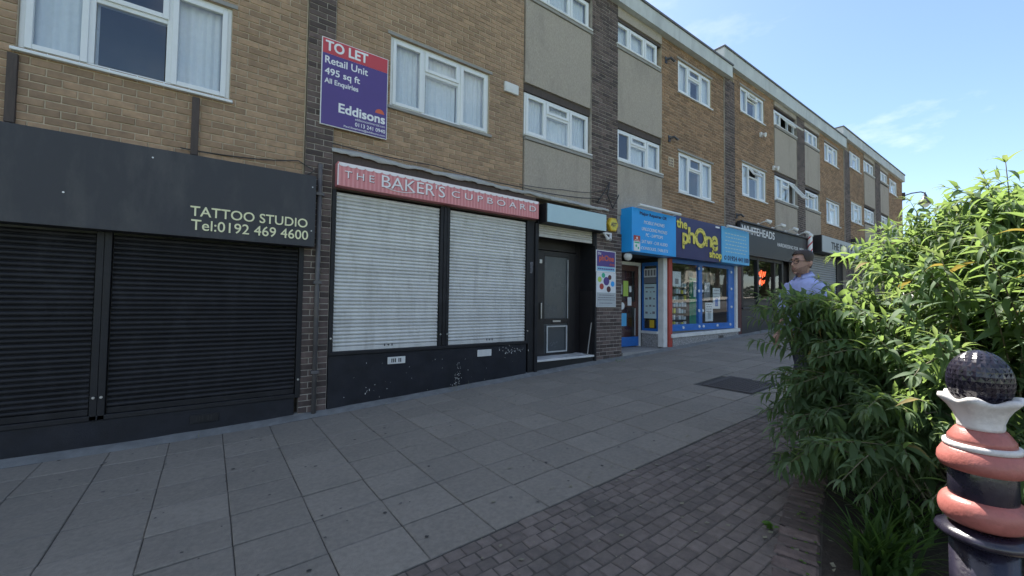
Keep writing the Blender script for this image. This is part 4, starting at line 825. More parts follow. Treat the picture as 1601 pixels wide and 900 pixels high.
# street lamp on the end wall
lm_ = thing('street_lamp', 'dark bell shaped street lamp on an arm at the far end of the terrace', 'street lamp', (31.6, .5, 7.6))
ZL = 7.92
MB().tube([(31.6, -.03, ZL-.1), (32.4, -.25, ZL+.15), (33.3, -.5, ZL+.33), (33.9, -.6, ZL+.33)], .035, 8).build('arm', 'lampmetal', lm_); MB().lathe([(.30, ZL-.32), (.34, ZL-.30), (.26, ZL-.14), (.17, ZL-.06), (.15, ZL+.06), (.10, ZL+.1), (.09, ZL+.2), (.04, ZL+.27), (.03, ZL+.38)], 33.75, -.6, 20).build('lamp_shade', 'lampmetal', lm_, smooth=True); MB().lathe([(.02, ZL-.55), (.12, ZL-.5), (.2, ZL-.4), (.22, ZL-.325)], 33.75, -.6, 16).build('glass_bowl', 'floodwhite', lm_, smooth=True)
B(31.62, 31.66, -.12, .06, ZL-.35, ZL+.1).build('wall_plate', 'lampmetal', lm_)
#@@PART2
# ------------------------------------------------------------------ bollard
bx_, by_ = 2.2, -5.4; gz = zg(bx_)
bo_ = thing('ornate_bollard', 'black and salmon cast bollard with a scaled ball on a white collar', 'bollard', (bx_, by_, gz))
def flute(a, i): return .025*abs(math.sin(a*6))
MB().lathe([(.098, gz-.05), (.10, gz+.02), (.084, gz+.05), (.084, .70)], bx_, by_, 72, wob=flute).build('column', 'bblack', bo_, smooth=True)
MB().lathe([(.084, .705), (.112, .70), (.118, .71), (.112, .725), (.086, .738)], bx_, by_, 40, wob=lambda a, i: .05*max(0, math.cos(a*4)) if 0 < i < 4 else 0).build('flange', 'bwhite' if False else 'bblack', bo_, smooth=True)
def ringprof(zc, R, hh, r0): return [(r0, zc-hh)]+[(r0+(R-r0)*math.cos(t), zc+hh*.95*math.sin(t)) for t in [(-80+16*k)*PI/180 for k in range(11)]]+[(r0, zc+hh)]
MB().lathe(ringprof(.795, .112, .048, .082), bx_, by_, 48).build('ring', 'bpink', bo_, smooth=True)
MB().lathe([(.083, .835), (.085, .84), (.085, .945), (.083, .95)], bx_, by_, 48).build('drum', 'bblack', bo_, smooth=True)
MB().lathe([(.083, .932), (.104, .938), (.112, .958), (.110, .98), (.098, 1.003), (.092, 1.01)], bx_, by_, 48).build('ring', 'bpink', bo_, smooth=True)
MB().lathe([(.088, 1.008), (.0955, 1.010), (.0965, 1.018), (.0955, 1.027), (.086, 1.029)], bx_, by_, 48).build('white_band', 'bwhite', bo_, smooth=True)
MB().lathe([(.0855, 1.028), (.083, 1.045), (.066, 1.072), (.06, 1.078)], bx_, by_, 48).build('neck_ring', 'bpink', bo_, smooth=True)
def lobe(a, i): return [0, .01, .03, .06, .09, .11, .10, .09, .06, 0][min(i, 9)]*math.cos(a*6+.4)
MB().lathe([(.056, 1.076), (.059, 1.088), (.058, 1.10), (.066, 1.125), (.078, 1.148), (.093, 1.166), (.101, 1.176), (.099, 1.187), (.088, 1.188), (.07, 1.165)], bx_, by_, 72, wob=lobe).wave(bx_, by_, 1.10, 1.19).build('collar', 'bwhite', bo_, smooth=True)
fin = MB().lathe([(.02, 1.145)]+[((.079*math.sin(t)), 1.243-.104*math.cos(t)) for t in [PI*(.22+.78*k/22) for k in range(22)]]+[(.002, 1.347)], bx_, by_, 40).build('ball', 'bblack', bo_, smooth=True)
mb = MB()
for j in range(14):
    t = PI*(.30+.68*j/13); R_ = .079*math.sin(t); z = 1.243-.104*math.cos(t); n = max(5, int(2*PI*R_/.021))
    for k in range(n):
        a = 2*PI*(k+.5*(j % 2))/n; c, s_ = math.cos(a), math.sin(a); N = Vector((math.sin(t)*c, math.sin(t)*s_, -math.cos(t)*.8)); T = Vector((-s_, c, 0)); U = N.cross(T).normalized()*-1; P = Vector((bx_+R_*c, by_+R_*s_, z)); w = 2*PI*R_/n*.56; h_ = .0165
        mb.add([P-T*w-U*h_*.2+N*.0005, P-U*h_*1.1+N*.0044, P+T*w-U*h_*.2+N*.0005, P+U*h_*.9+N*.0008, P-U*h_*.1+N*.0048], [(0, 1, 4), (1, 2, 4), (2, 3, 4), (3, 0, 4)])
mb.build('scales', 'bblack', fin, kind='stuff')
# ------------------------------------------------------------------ shrub
rs = random.Random(21); rn = np.random.RandomState(5)
def leafmesh(k):
    r = random.Random(k+5); N = 7; V = []; F = []; droop = r.uniform(.5, 1.7); tw = r.uniform(-.5, .5); fold = r.uniform(.15, .45)
    for i in range(N+1):
        t = i/N; w = .108*(math.sin(PI*min(1, t*1.06)**.72) if t < .94 else .1*(1-t)/.06)*(1+.12*math.sin(i*2.1+k)); w = max(w, .004)
        an = droop*t*1.0; y = (math.sin(an)/droop if droop else t); z = -(1-math.cos(an))/droop
        for s_ in (-1, 0, 1):
            xx = s_*w; zz = z+abs(s_)*w*fold; ct, st = math.cos(tw*t), math.sin(tw*t); V.append((xx*ct-(zz-z)*st, y, z+xx*st+(zz-z)*ct))
    for i in range(N):
        for s_ in (0, 1): a = i*3+s_; F.append((a, a+1, a+4, a+3))
    return np.array(V), F
LV = [leafmesh(k) for k in range(8)]
class Leaves:
    def __init__(s): s.I = []
    def add(s, p, d, L_, width=1.0, up_=None, roll=0):
        d = Vector(d).normalized(); u_ = Vector((0, 0, 1)) if abs(d.z) < .96 else Vector((1, 0, 0)); x = d.cross(u_).normalized(); n = x.cross(d)
        if roll: q = Matrix.Rotation(roll, 3, d); x = q@x; n = q@n
        s.I.append((Vector(p), x*width*L_, d*L_, n*L_, rs.randrange(8), rs.random()))
def emit_leaves(parent, lv, m, limit=298, name='leaf', restname='foliage'):
    o3 = org(parent); sc = []
    for it in lv.I:
        c = it[0]+it[2]*.5; q = px(c); sc.append((it[2].length/q[2])**1 if q and inview(c, 0) and q[2] > .3 else 0)
    # front leaves first: nearest to the camera in each patch of the picture
    order = sorted(range(len(lv.I)), key=lambda i: -sc[i]); cellc = {}; chosen = set()
    for i in order:
        if sc[i] <= 0 or len(chosen) >= limit: break
        q = px(lv.I[i][0]); ce = (int(q[0]/26), int(q[1]/26))
        if cellc.get(ce, 0) >= 2: continue
        cellc[ce] = cellc.get(ce, 0)+1; chosen.add(i)
    me_ = {}
    for k in range(8):
        for tv in range(3):
            mb = MB(); mb.V = [tuple(v) for v in LV[k][0]]; mb.F = LV[k][1]; mb.T = [.15+.35*tv]*len(mb.F); me_[(k, tv)] = tomesh(mb, name, m); me_[(k, tv)].polygons.foreach_set('use_smooth', [True]*len(mb.F))
    V = []; F = []; T = []; nb = 0
    for i, (p, x, d, n, k, t) in enumerate(lv.I):
        if i in chosen:
            o = link(name, me_[(k, min(2, int(t*3)))], parent); o.matrix_local = Matrix(((x.x, d.x, n.x, p.x-o3.x), (x.y, d.y, n.y, p.y-o3.y), (x.z, d.z, n.z, p.z-o3.z), (0, 0, 0, 1)))
        else:
            A = np.array([x, d, n]); v = LV[k][0]@A+np.array(p); V.append(v); F += [tuple(a+nb for a in f) for f in LV[k][1]]; T += [t]*len(LV[k][1]); nb += len(v)
    if V:
        V = np.concatenate(V); mb = MB(); mb.V = [tuple(v) for v in V]; mb.F = F; mb.T = T; mb.build(restname, m, parent, smooth=True, kind='stuff')
BX, BY = 4.05, -5.45; bz = zg(BX)
sb = thing('leafy_shrub', 'big leafy green shrub with long narrow leaves spilling over the paving edge', 'shrub', (BX, BY, bz))
stems = MB(); lv = Leaves(); lg = Leaves(); ld = Leaves()
def ztop(rho): return max(.15, 2.02*(1-(min(rho, 1.55)/1.58)**2.6))
def shoot(p0, p1, p2, n, L0, r0, fr0=.3, tuft=True):
    pts = []
    for i in range(13):
        t = i/12; pts.append(p0*(1-t)**2+p1*2*t*(1-t)+p2*t*t)
    stems.tube(pts, [r0*(1-.75*i/12) for i in range(13)], 5)
    ph = rs.random()*PI
    for i in range(n):
        t = fr0+(1-fr0)*i/n; p = p0*(1-t)**2+p1*2*t*(1-t)+p2*t*t; d = ((p1-p0)*(1-t)+(p2-p1)*t).normalized()
        a = d.orthogonal().normalized(); b_ = d.cross(a); an = ph+i*PI/2
        for s_ in (0, PI):
            o = a*math.cos(an+s_)+b_*math.sin(an+s_); L_ = L0*rs.uniform(.75, 1.3)*(1-.35*max(0, t-.6)/.4)
            (ld if rs.random() < .010 else lv).add(p, o*rs.uniform(.8, 1.1)+d*rs.uniform(.15, .75)+Vector((0, 0, rs.uniform(-.55, .2))), L_, rs.uniform(.75, 1.15), roll=rs.gauss(0, .35))
    if tuft:
        d = (p2-p1).normalized(); a = d.orthogonal().normalized(); b_ = d.cross(a)
        for k in range(5):
            an = k*2.4+ph; (lg if rs.random() < .7 else lv).add(p2, d*rs.uniform(.9, 1.6)+(a*math.cos(an)+b_*math.sin(an))*.8, L0*rs.uniform(.35, .8), .85)
for k in range(200):
    rho = 1.5*math.sqrt(rs.random())*rs.uniform(.9, 1.03); phi = rs.uniform(0, 2*PI); sx_ = rho*math.cos(phi)*1.12; sy_ = rho*math.sin(phi)
    inner = 1 if k % 3 else rs.uniform(.35, .85)
    tip = Vector((BX+sx_, BY+sy_, bz*.4+ztop(rho)*inner*rs.uniform(.90, 1.05)))
    if tip.x < 2.75 and tip.y < -5.0: continue
    base = Vector((BX+rs.gauss(0, .12), BY+rs.gauss(0, .12), bz-.02)); mid = base.lerp(tip, .5); mid = Vector((base.x+(tip.x-base.x)*.42, base.y+(tip.y-base.y)*.42, max(tip.z, .7)*rs.uniform(.85, 1.15)+.25*rho))
    shoot(base, mid, tip, 26, rs.uniform(.13, .175), .009)
    for j in range(8):
        t = rs.uniform(.4, .92); p = base*(1-t)**2+mid*2*t*(1-t)+tip*t*t; d = ((mid-base)*(1-t)+(tip-mid)*t).normalized(); o = Vector((rs.gauss(0, 1), rs.gauss(0, 1), rs.gauss(.35, .5))).normalized(); o = (o*.8+d*.7).normalized(); ln = rs.uniform(.16, .34)
        shoot(p, p+o*ln*.5, p+o*ln+Vector((0, 0, -.03)), 7, rs.uniform(.10, .15), .004, .1)
# low arching sprays on the paving side
for k in range(70):
    tip = Vector((rs.uniform(3.05, 4.0), rs.uniform(-4.75, -4.27), rs.uniform(.35, 1.5)))
    base = Vector((BX+rs.gauss(-.1, .12), BY+rs.gauss(.25, .12), bz-.02)); mid = Vector((base.x+(tip.x-base.x)*.5, base.y+(tip.y-base.y)*.5, tip.z+rs.uniform(.1, .4))); shoot(base, mid, tip, 24, rs.uniform(.13, .17), .007, .35)
for (X, Y, Z) in ((2.95, -5.35, 1.82), (3.05, -5.5, 1.98), (2.85, -5.5, 1.7), (3.1, -5.2, 1.75), (3.2, -5.6, 2.05), (3.0, -5.05, 1.55), (2.9, -5.2, 1.35), (3.1, -4.95, 1.3), (3.15, -5.35, 1.6), (2.95, -5.6, 1.5)):
    base = Vector((BX+rs.gauss(-.2, .1), BY+rs.gauss(0, .1), bz)); tip = Vector((X, Y, Z)); mid = Vector(((base.x+X*1.1)/2.1, (base.y+Y)/2, Z*.72)); shoot(base, mid, tip, 26, .175, .008, .35)
for k in range(46):
    tip = Vector((rs.uniform(3.2, 4.1), rs.uniform(-4.6, -4.2), rs.uniform(1.15, 1.6)))
    base = Vector((BX+rs.gauss(-.1, .12), BY+rs.gauss(.35, .12), bz-.02)); mid = Vector((base.x+(tip.x-base.x)*.5, base.y+(tip.y-base.y)*.5, tip.z*.95)); shoot(base, mid, tip, 24, rs.uniform(.13, .17), .007, .35)
for k in range(60):
    tip = Vector((rs.uniform(3.15, 4.5), rs.uniform(-4.72, -4.3), rs.uniform(.28, .95)))
    base = Vector((BX+rs.gauss(0, .15), BY+rs.gauss(.45, .15), bz-.02)); mid = Vector((base.x+(tip.x-base.x)*.55, base.y+(tip.y-base.y)*.55, tip.z+rs.uniform(.15, .45))); shoot(base, mid, tip, 24, rs.uniform(.13, .18), .007, .3)
# tall shoots that stand out against the sky
for (X, Y, Z) in ((3.50, -5.40, 2.30), (3.75, -5.62, 2.2), (3.5, -5.22, 2.05), (3.65, -5.1, 1.98), (4.1, -5.1, 2.0), (3.9, -4.9, 1.98), (4.2, -4.95, 2.0), (3.6, -5.55, 2.15), (3.35, -5.48, 2.12), (4.1, -4.7, 1.8), (3.7, -5.72, 2.15)):
    base = Vector((BX+rs.gauss(0, .1), BY+rs.gauss(0, .1), bz)); tip = Vector((X, Y, Z)); mid = Vector(((base.x*1+X*1.2)/2.2, (base.y+Y*1.2)/2.2, 1.5)); shoot(base, mid, tip, 24, .165, .008, .4)
stems.build('stems', 'stem', sb, smooth=True, kind='stuff'); emit_leaves(sb, lv, 'leaf'); emit_leaves(sb, lg, 'leafgrey', 0, restname='young_foliage'); emit_leaves(sb, ld, 'leafdry', 0, restname='yellowed_foliage')
# strap-leaved clumps, weeds, litter
def blades(parent, cx, cy, n, L0, m, name='blade', spread=1.0, w0=.012, seed=0, joined=True):
    r = random.Random(seed); mb = MB()
    for k in range(n):
        a = r.uniform(0, 2*PI); ln = L0*r.uniform(.55, 1.1); x = cx+r.gauss(0, .05)*spread; y = cy+r.gauss(0, .05)*spread; le = r.uniform(.15, 1.0); V = []; z0 = zg(x)-.02; T = Vector((-math.sin(a), math.cos(a), 0)); D = Vector((math.cos(a), math.sin(a), 0))
        for i in range(7):
            t = i/6; q = Vector((x, y, z0))+D*(le*ln*t*t*.85)+Vector((0, 0, ln*(t-.38*le*t*t))); w = w0*(1-t**1.6)+.0006; V += [q-T*w, q+T*w]
        mb.add(V, [(2*i, 2*i+1, 2*i+3, 2*i+2) for i in range(6)], r.random())
    return mb.build(name, m, parent, smooth=True, kind='stuff')
for (x, y, n, L_, lab, sd_) in ((2.70, -5.02, 150, .42, 'dark strap-leaved clump between the brick edging and the bollard', 3), (3.1, -5.0, 110, .42, 'dark strap-leaved clump under the drooping shrub leaves, behind the front clump', 4)):
    t = thing('strap_leaf_plant', lab, 'plant', (x, y, zg(x))); blades(t, x, y, n, L_, 'blade', 'blades', seed=sd_)
wd = thing('clover_weed', 'small bright green weed growing between the paving setts', 'weed', (2.72, -4.51, zg(2.72)))
r = random.Random(31)
for k in range(9):
    a = r.uniform(0, 6.28); d = r.uniform(.0, .045); x, y = 2.72+d*math.cos(a), -4.51+d*math.sin(a); z = zg(x)+r.uniform(.015, .05); s_ = r.uniform(.012, .02)
    V = [(x+s_*math.cos(2*PI*i/8)*(1+.2*math.cos(i*2)), y+s_*math.sin(2*PI*i/8), z+.004*math.sin(i*1.6)) for i in range(8)]; MB().add(V, [tuple(range(8))], r.random()).build('leaf', 'weed', wd)
mb = MB(); mb.tube([(2.72, -4.51, zg(2.72)-.01), (2.725, -4.505, zg(2.72)+.03)], .003, 5); mb.build('stalk', 'weed', wd)
for k, (x, y, n, L_, m_, lab) in enumerate(((3.06, -.09, 34, .13, 'dry', 'dry wispy weed at the foot of the bakery wall, tallest flaking patch'), (4.12, -.13, 26, .09, 'dry', 'pale dry weed at the wall foot near the black doorway post'), (1.95, -.11, 26, .07, 'dry', 'dry grass along the wall foot under the slotted air brick'), (-.12, -.08, 22, .09, 'dry', 'dry weed under the black air brick'), (6.55, -.10, 60, .10, 'weed', 'green moss and grass at the foot of the dark brick pier'), (1.35, -.12, 20, .06, 'dry', 'dry grass tuft at the wall corner by the downpipe'))):
    t = thing('wall_weed', lab, 'weed', (x, y, zg(x))); blades(t, x, y, n, L_, m_, 'blades', spread=2.2, w0=.003, seed=60+k)
r = random.Random(17); mb = MB()
for k in range(620):
    x = r.uniform(1.2, 7.5); y = r.uniform(edgeY(x)+.02, -3.3) if r.random() < .85 else r.uniform(-3.3, -.2); s_ = r.choice([.004, .005, .007, .010, .014]); a = r.uniform(0, 6)
    mb.add([(x+s_*math.cos(a+i*PI/2)*(1.5 if i % 2 else .8), y+s_*math.sin(a+i*PI/2), zg(x)+.005+r.uniform(0, .004)) for i in range(4)], [(0, 1, 2, 3)], r.random())
o = mb.build('leaf_litter', 'dry'); tag(o, 'tiny pale leaf and petal litter scattered over the setts', 'litter', kind='stuff')
r = random.Random(44); mb = MB()
for k in range(170):
    x = r.uniform(-1.5, 8); y = r.uniform(-3.4, -.2); s_ = r.uniform(.006, .017); mb.add([(x+s_*math.cos(i*.9)*r.uniform(.7, 1.1), y+s_*math.sin(i*.9)*r.uniform(.7, 1.1), zg(x)+.0042) for i in range(7)], [tuple(range(7))], r.random())
tag(mb.build('chewing_gum', 'gum'), 'flattened dark chewing gum spots on the paving slabs', 'gum', kind='stuff')
r = random.Random(18); mb = MB()
for k in range(160):
    x = r.uniform(2.2, 5); y = edgeY(x)-r.uniform(.02, .9); s_ = r.uniform(.006, .022); a = r.uniform(0, 6); mb.add([(x+s_*math.cos(a+i*PI/2)*(1.7 if i % 2 else .6), y+s_*math.sin(a+i*PI/2), zg(x)+.035+r.uniform(0, .02)) for i in range(4)], [(0, 1, 2, 3)], r.random())
o = mb.build('bed_debris', 'dry'); tag(o, 'pale dead leaves and bark chips lying on the dark soil', 'debris', kind='stuff')
r = random.Random(19); mb = MB()
for k in range(60):
    x = r.uniform(2.4, 3.9); y = edgeY(x)+.05+r.uniform(-.04, .09); mb.add([(x+.010*math.cos(i*1.05)*r.uniform(.6, 1.2), y+.010*math.sin(i*1.05)*r.uniform(.6, 1.2), zg(x)+.010) for i in range(6)], [tuple(range(6))], r.random())
tag(mb.build('joint_moss', 'weed'), 'moss in the brick edging joints', 'moss', kind='stuff')
# ------------------------------------------------------------------ man
MX, MY = 5.2, -3.87; mz = zg(MX); FA = math.atan2(.50, -.86)
man = thing('person', 'man in lilac blue shirt and glasses walking behind the shrub', 'person', (MX, MY, mz))
cF, sF = math.cos(FA), math.sin(FA)
def mp_(f, s_, z):
    f, s_, z = f*1.05, s_*1.05, z*1.05
    return (MX+f*cF-s_*sF, MY+f*sF+s_*cF, mz+z)
def loft(mb, rings, n=20):
    V = []; F = []
    for (f, s_, z, rf, rs_) in rings:
        for k in range(n): a = 2*PI*k/n; V.append(mp_(f+rf*math.cos(a), s_+rs_*math.sin(a), z))
    for i in range(len(rings)-1): F += [(i*n+k, i*n+(k+1) % n, (i+1)*n+(k+1) % n, (i+1)*n+k) for k in range(n)]
    F += [tuple(range(n-1, -1, -1)), tuple(range((len(rings)-1)*n, len(rings)*n))]; return mb.add(V, F)
def limb(mb, pts, rad, n=12): return mb.tube([mp_(*p) for p in pts], rad, n)
def remesh(o, vs, it=4):
    k = o.modifiers.new('union', 'REMESH'); k.mode = 'VOXEL'; k.voxel_size = vs; k.use_smooth_shade = True
    k = o.modifiers.new('soft', 'SMOOTH'); k.iterations = it; k.factor = .5
mb = MB()
head = [(.005, 0, 1.475, .052, .05), (.018, 0, 1.495, .068, .054), (.024, 0, 1.515, .078, .062), (.022, 0, 1.545, .086, .068), (.016, 0, 1.58, .090, .072), (.010, 0, 1.62, .093, .075), (.004, 0, 1.655, .095, .076), (-.002, 0, 1.685, .088, .072), (-.006, 0, 1.708, .068, .056), (-.008, 0, 1.722, .035, .03)]
loft(mb, head, 24); loft(mb, [(-.02, 0, 1.36, .065, .07), (-.015, 0, 1.42, .056, .056), (-.005, 0, 1.50, .055, .054)])
mb.tube([mp_(.098, 0, 1.618), mp_(.112, 0, 1.594), mp_(.122, 0, 1.574), mp_(.104, 0, 1.562)], [.008, .011, .015, .010], 8)
limb(mb, [(.097, -.03, 1.553), (.106, 0, 1.549), (.097, .03, 1.553)], [.006, .010, .006], 6); limb(mb, [(.078, 0, 1.492), (.088, 0, 1.505)], [.026, .022], 8); limb(mb, [(.088, -.055, 1.632), (.1, 0, 1.636), (.088, .055, 1.632)], [.009, .011, .009], 6)
for s_ in (-1, 1): mb.tube([mp_(-.005, s_*.074, 1.555), mp_(-.012, s_*.084, 1.585), mp_(-.018, s_*.088, 1.612)], [.012, .018, .013], 8)
loft(mb, [(0, 0, .86, .10, .15), (0, 0, 1.0, .10, .145), (0, 0, 1.2, .11, .16), (0, 0, 1.34, .10, .17), (-.01, 0, 1.41, .07, .12)])
for s_, ph in ((1, 1), (-1, -1)):
    limb(mb, [(0, s_*.17, 1.37), (-.03*ph, s_*.235, 1.12), (.06-.04*ph, s_*.24, .86)], [.052, .042, .028])
    wx, wy, wz = .06-.04*ph, s_*.24, .86
    limb(mb, [(wx, wy, wz+.01), (wx+.012, wy, wz-.05), (wx+.018, wy, wz-.095)], [.026, .036, .030], 10)
    for q, (df, ln) in enumerate(((-.028, .066), (-.009, .078), (.011, .083), (.031, .074))):
        limb(mb, [(wx+.015-df, wy, wz-.085), (wx+.02-df, wy-s_*.004, wz-.09-ln*.45), (wx+.018-df, wy-s_*.018, wz-.09-ln*.8), (wx+.012-df, wy-s_*.03, wz-.09-ln)], [.0095, .009, .0085, .0065], 8)
    limb(mb, [(wx+.03, wy-s_*.01, wz-.03), (wx+.06, wy-s_*.022, wz-.06), (wx+.062, wy-s_*.028, wz-.09)], [.012, .0105, .008], 8)
    limb(mb, [(0, s_*.09, .90), (.10*ph+.02, s_*.10, .50), (.13*ph-.05, s_*.10, .09)], [.085, .055, .038])
bd = mb.build('body', 'skin', man, smooth=True); remesh(bd, .0062, 3)
mb = MB(); loft(mb, [(0, 0, .84, .125, .18), (0, 0, .98, .125, .17), (0, 0, 1.15, .13, .18), (0, 0, 1.30, .128, .20), (-.005, 0, 1.385, .105, .19), (-.012, 0, 1.43, .075, .115), (-.012, 0, 1.455, .066, .075)], 28)
for s_, ph in ((1, 1), (-1, -1)): limb(mb, [(-.01, s_*.155, 1.375), (-.015*ph, s_*.215, 1.25), (-.03*ph, s_*.243, 1.12), (.01, s_*.248, 1.0), (.055-.04*ph, s_*.245, .89)], [.075, .068, .058, .052, .042], 14)
st = mb.build('shirt', 'shirt', man, smooth=True); remesh(st, .012, 4)
tx = bpy.data.textures.new('creases', 'CLOUDS'); tx.noise_scale = .09; k = st.modifiers.new('creases', 'DISPLACE'); k.texture = tx; k.strength = .022; k.texture_coords = 'GLOBAL'
mb = MB(); n = 26; V = []
for i in range(n):
    a = PI*.16+(2*PI-PI*.32)*i/(n-1); c_, s2 = math.cos(a), math.sin(a); V += [mp_(-.01+.078*c_, .082*s2, 1.435-.012*c_), mp_(-.010+.064*c_, .066*s2, 1.492-.02*c_), mp_(-.01+.09*c_, .10*s2, 1.445-.025*c_)]
mb.add(V, [(3*i+j, 3*i+3+j, 3*i+4+j, 3*i+1+j) for i in range(n-1) for j in (0, 1)]); k = mb.build('collar', 'shirt', st, smooth=True).modifiers.new('thick', 'SOLIDIFY'); k.thickness = .004
B(0, 0, 0, 0, 0, 0) if False else None
mb = MB(); mb.tube([mp_(.13, 0, 1.42), mp_(.142, 0, 1.3), mp_(.142, 0, 1.1), mp_(.135, 0, .9)], .006, 6); mb.build('button_placket', 'shirt', st, smooth=True)
mb = MB(); loft(mb, [(0, 0, .80, .12, .17), (0, 0, .88, .125, .175), (0, 0, .96, .122, .168)], 24)
for s_, ph in ((1, 1), (-1, -1)): limb(mb, [(0, s_*.09, .88), (.10*ph+.02, s_*.10, .50), (.13*ph-.05, s_*.10, .07)], [.10, .075, .06])
remesh(mb.build('trousers', 'trousers', man, smooth=True), .012, 3)
for s_, ph in ((1, 1), (-1, -1)):
    mb = MB(); limb(mb, [(.13*ph-.12, s_*.10, .04), (.13*ph-.04, s_*.10, .05), (.13*ph+.06, s_*.105, .038), (.13*ph+.13, s_*.11, .03)], [.036, .046, .042, .026], 12); mb.build('shoe', 'shoe', man, smooth=True)
def hsurf(z):
    for p, q in zip(head, head[1:]):
        if p[2] <= z <= q[2]: t = (z-p[2])/(q[2]-p[2]); return tuple(p[i]+(q[i]-p[i])*t for i in (0, 3, 4))
    return (-.008, .02, .02)
mb = MB(); n = 32; V = []; rows = [1.722, 1.708, 1.69, 1.67, 1.645, 1.62, 1.595, 1.57, 1.545]
V += [mp_(-.008, 0, 1.737)]*(n+1)
for z in rows:
    for i in range(n+1):
        a = -PI+2*PI*i/n; b_ = abs(a)/PI; lim = 1.683 if b_ < .30 else (1.683-(b_-.30)/.12*.075 if b_ < .42 else (1.608 if b_ < .58 else 1.54)); zz = max(z, lim); f0, rf, rs2 = hsurf(zz); g_ = .013 if z > 1.7 else (.010 if b_ > .3 else .012)
        V.append(mp_(f0+(rf+g_)*math.cos(a), (rs2+g_)*math.sin(a), zz+(.010 if z > 1.7 else .002)))
mb.add(V, [(r_*(n+1)+i, r_*(n+1)+i+1, (r_+1)*(n+1)+i+1, (r_+1)*(n+1)+i) for r_ in range(len(rows)) for i in range(n)])
bd_ = MB(); V = []
for j, z in enumerate((1.478, 1.492, 1.508, 1.525, 1.545, 1.57)):
    for i in range(17):
        a = -1.75+3.5*i/16; zz = min(z, 1.533+.05*(abs(a)/1.75)**2 if abs(a) > .35 else 1.533); f0, rf, rs2 = hsurf(zz); V.append(mp_(f0+(rf+.004)*math.cos(a), (rs2+.004)*math.sin(a), zz))
bd_.add(V, [(j*17+i, j*17+i+1, j*17+18+i, j*17+17+i) for j in range(5) for i in range(16)]); bd_.build('beard', 'beard', man, smooth=True)
hr = mb.build('hair', 'hair', man, smooth=True); k = hr.modifiers.new('thick', 'SOLIDIFY'); k.thickness = .007; k.offset = 1; k = hr.modifiers.new('rough', 'DISPLACE'); tx2 = bpy.data.textures.new('strands', 'CLOUDS'); tx2.noise_scale = .012; k.texture = tx2; k.strength = .008; k.texture_coords = 'GLOBAL'
for s_ in (-1, 1):
    mb = MB(); V = [mp_(.092, s_*.033, 1.607)]; mb.tube([mp_(.094, s_*(.033-.012), 1.606), mp_(.096, s_*.033, 1.607), mp_(.089, s_*(.033+.013), 1.606)], [.003, .0055, .003], 6); mb.build('eye', 'eye', man)
    mb = MB(); mb.tube([mp_(.104, s_*.014, 1.637), mp_(.102, s_*.034, 1.641), mp_(.090, s_*.056, 1.636)], [.003, .005, .003], 6); mb.build('eyebrow', 'hair', man)
gl = MB()
for s_ in (-1, 1):
    c0 = Vector(mp_(.112, s_*.036, 1.606)); gl.tube([mp_(.114-abs(.028*math.cos(2*PI*i/16)*.2)-.006*(1 if math.cos(2*PI*i/16)*s_ > 0 else 0), s_*.036+.028*math.cos(2*PI*i/16), 1.606+.021*math.sin(2*PI*i/16)) for i in range(17)], .0028, 5); gl.tube([mp_(.106, s_*.064, 1.612), mp_(.05, s_*.080, 1.612), mp_(-.01, s_*.086, 1.610)], .0028, 5)
gl.tube([mp_(.115, -.008, 1.609), mp_(.119, 0, 1.612), mp_(.115, .008, 1.609)], .0028, 5); gl.build('glasses', 'black', man)
mb = MB(); mb.tube([mp_(.100, -.026, 1.5375), mp_(.109, 0, 1.5385), mp_(.100, .026, 1.5375)], [.003, .006, .003], 6); mb.build('mouth', 'lip', man)
# ------------------------------------------------------------------ trees and house across the road (seen in the shop glass)
def crownmesh(seed, R, H, n, cs=.16):
    r = random.Random(seed); cl = [(Vector((r.gauss(0, .42)*R, r.gauss(0, .42)*R, H*(.45+.55*r.random()**.8)*1.0)), r.uniform(.22, .42)*R) for _ in range(26)]; mb = MB()
    for k in range(n):
        c, rr = r.choice(cl); v = Vector((r.gauss(0, 1), r.gauss(0, 1), r.gauss(0, 1))).normalized()*rr*r.uniform(.6, 1.08); p = c+v; a = Vector((r.gauss(0, 1), r.gauss(0, 1), r.gauss(0, 1))).normalized(); b_ = a.orthogonal().normalized(); q = a.cross(b_); s_ = cs*r.uniform(.6, 1.4)
        mb.add([p-b_*s_-q*s_*.5, p+b_*s_*.2-q*s_*.6, p+b_*s_+q*s_*.3, p-b_*s_*.3+q*s_*.6], [(0, 1, 2, 3)], r.random())
    return mb
def tree(label, x, y, H, R, seed, m='crown', group=None):
    z = zg(x)-.1; t = thing('tree', label, 'tree', (x, y, z), group); r = random.Random(seed); mb = MB()
    mb.tube([(x, y, z), (x+.1, y, z+H*.3), (x+.05, y+.1, z+H*.62)], [.05*R+.08, .035*R+.06, .05], 9)
    for k in range(7):
        a = r.uniform(0, 6.28); h0 = H*r.uniform(.25, .55); mb.tube([(x+.08, y, z+h0), (x+R*.35*math.cos(a), y+R*.35*math.sin(a), z+h0+H*.14), (x+R*.7*math.cos(a), y+R*.7*math.sin(a), z+h0+H*.28)], [.07, .045, .015], 6)
    mb.build('trunk', 'trunk', t, smooth=True); c = crownmesh(seed, R, H, 5200, .10+.022*R); c.V = [(v[0]+x, v[1]+y, v[2]+z) for v in c.V]; c.build('crown', m, t); return t
TL = ['broad leafy tree nearest the shops across the road', 'leafy tree second along the row across the road', 'leafy tree third along the row across the road', 'leafy tree standing before the white house across the road', 'tallest leafy tree of the row across the road', 'leafy tree past the white house across the road', 'leafy tree at the top of the row across the road', 'small leafy tree opposite the bakery across the road', 'round leafy tree opposite the phone shop across the road', 'leafy tree at the back of the grass across the road', 'leafy tree far back behind the white house across the road']
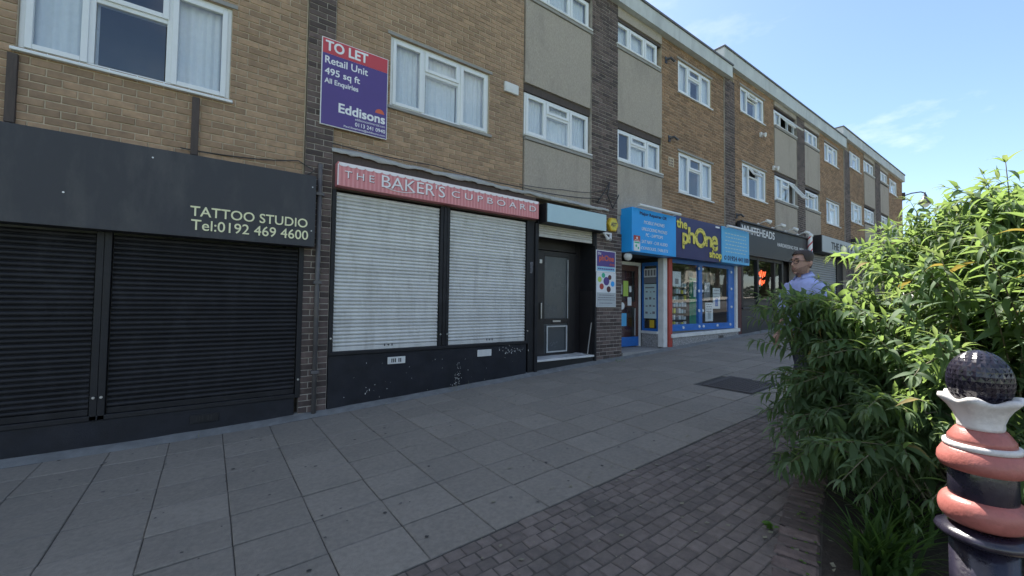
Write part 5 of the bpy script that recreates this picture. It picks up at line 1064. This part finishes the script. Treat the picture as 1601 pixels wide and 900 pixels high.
for k, (x, y, H, R) in enumerate(((31, -17.5, 8, 3.6), (39, -20, 9, 4), (46, -18, 8, 3.8), (54, -21, 9.5, 4.4), (63, -20, 11, 5), (72, -24, 10, 4.6), (84, -28, 11, 5.2), (8, -22, 7, 3), (20, -23, 8, 3.6), (38, -29, 10, 4.6), (58, -31, 11, 5))):
    tree(TL[k], x, y, H, R, 200+k, 'crown', 'trees across the road')
hd = thing('hedge', 'long clipped green hedge along the grass across the road', 'hedge', (50, -24, zg(50)))
mb = MB(); r = random.Random(77)
for k in range(9000):
    x = r.uniform(20, 95); p = Vector((x, -26+r.uniform(-.7, .7), zg(x)+r.uniform(0, 2.1)+.2*math.sin(x*.7))); s_ = r.uniform(.10, .2); a = Vector((r.gauss(0, 1), r.gauss(0, 1), r.gauss(0, 1))).normalized(); b_ = a.orthogonal().normalized(); q = a.cross(b_); mb.add([p-b_*s_-q*s_*.5, p+b_*s_*.2-q*s_*.6, p+b_*s_+q*s_*.3, p-b_*s_*.3+q*s_*.6], [(0, 1, 2, 3)], r.random())
mb.build('foliage', 'crown', hd, kind='stuff')
for k, (x, y, H, R) in enumerate(((52, -6.0, 6.6, 3.2), (60, -10.5, 7.0, 3.4), (47, 1.0, 5.4, 2.4))):
    tree(['dark tree beyond the end of the terrace, behind the shrub', 'farthest tree up the street, low against the white cloud', 'small tree beside the end wall of the terrace'][k], x, y, H, R, 300+k, 'crown2')
hs = thing('house', 'white rendered house with tiled roof across the road', 'house', (66, -34, zg(66)))
HX, HZ = 66, zg(66)-.5
B(HX-8, HX+8, -40, -32, HZ, HZ+6).build('wall', 'render', hs); mb = MB(); mb.add([(HX-8.5, -40.5, HZ+5.9), (HX+8.5, -40.5, HZ+5.9), (HX+8.5, -31.5, HZ+5.9), (HX-8.5, -31.5, HZ+5.9), (HX-8.5, -36, HZ+9), (HX+8.5, -36, HZ+9)], [(3, 2, 5, 4), (1, 0, 4, 5), (0, 3, 4), (2, 1, 5), (0, 1, 2, 3)]); mb.build('roof', 'rooftile', hs)
for x in (-6, -2, 3, 6):
    for z in (1.3, 3.9): w_ = B(HX+x, HX+x+1.3, -31.98, -31.9, HZ+z, HZ+z+1.2).build('window', 'upvc', hs); B(HX+x+.1, HX+x+1.2, -31.895, -31.885, HZ+z+.1, HZ+z+1.1).build('pane', 'glass', w_)
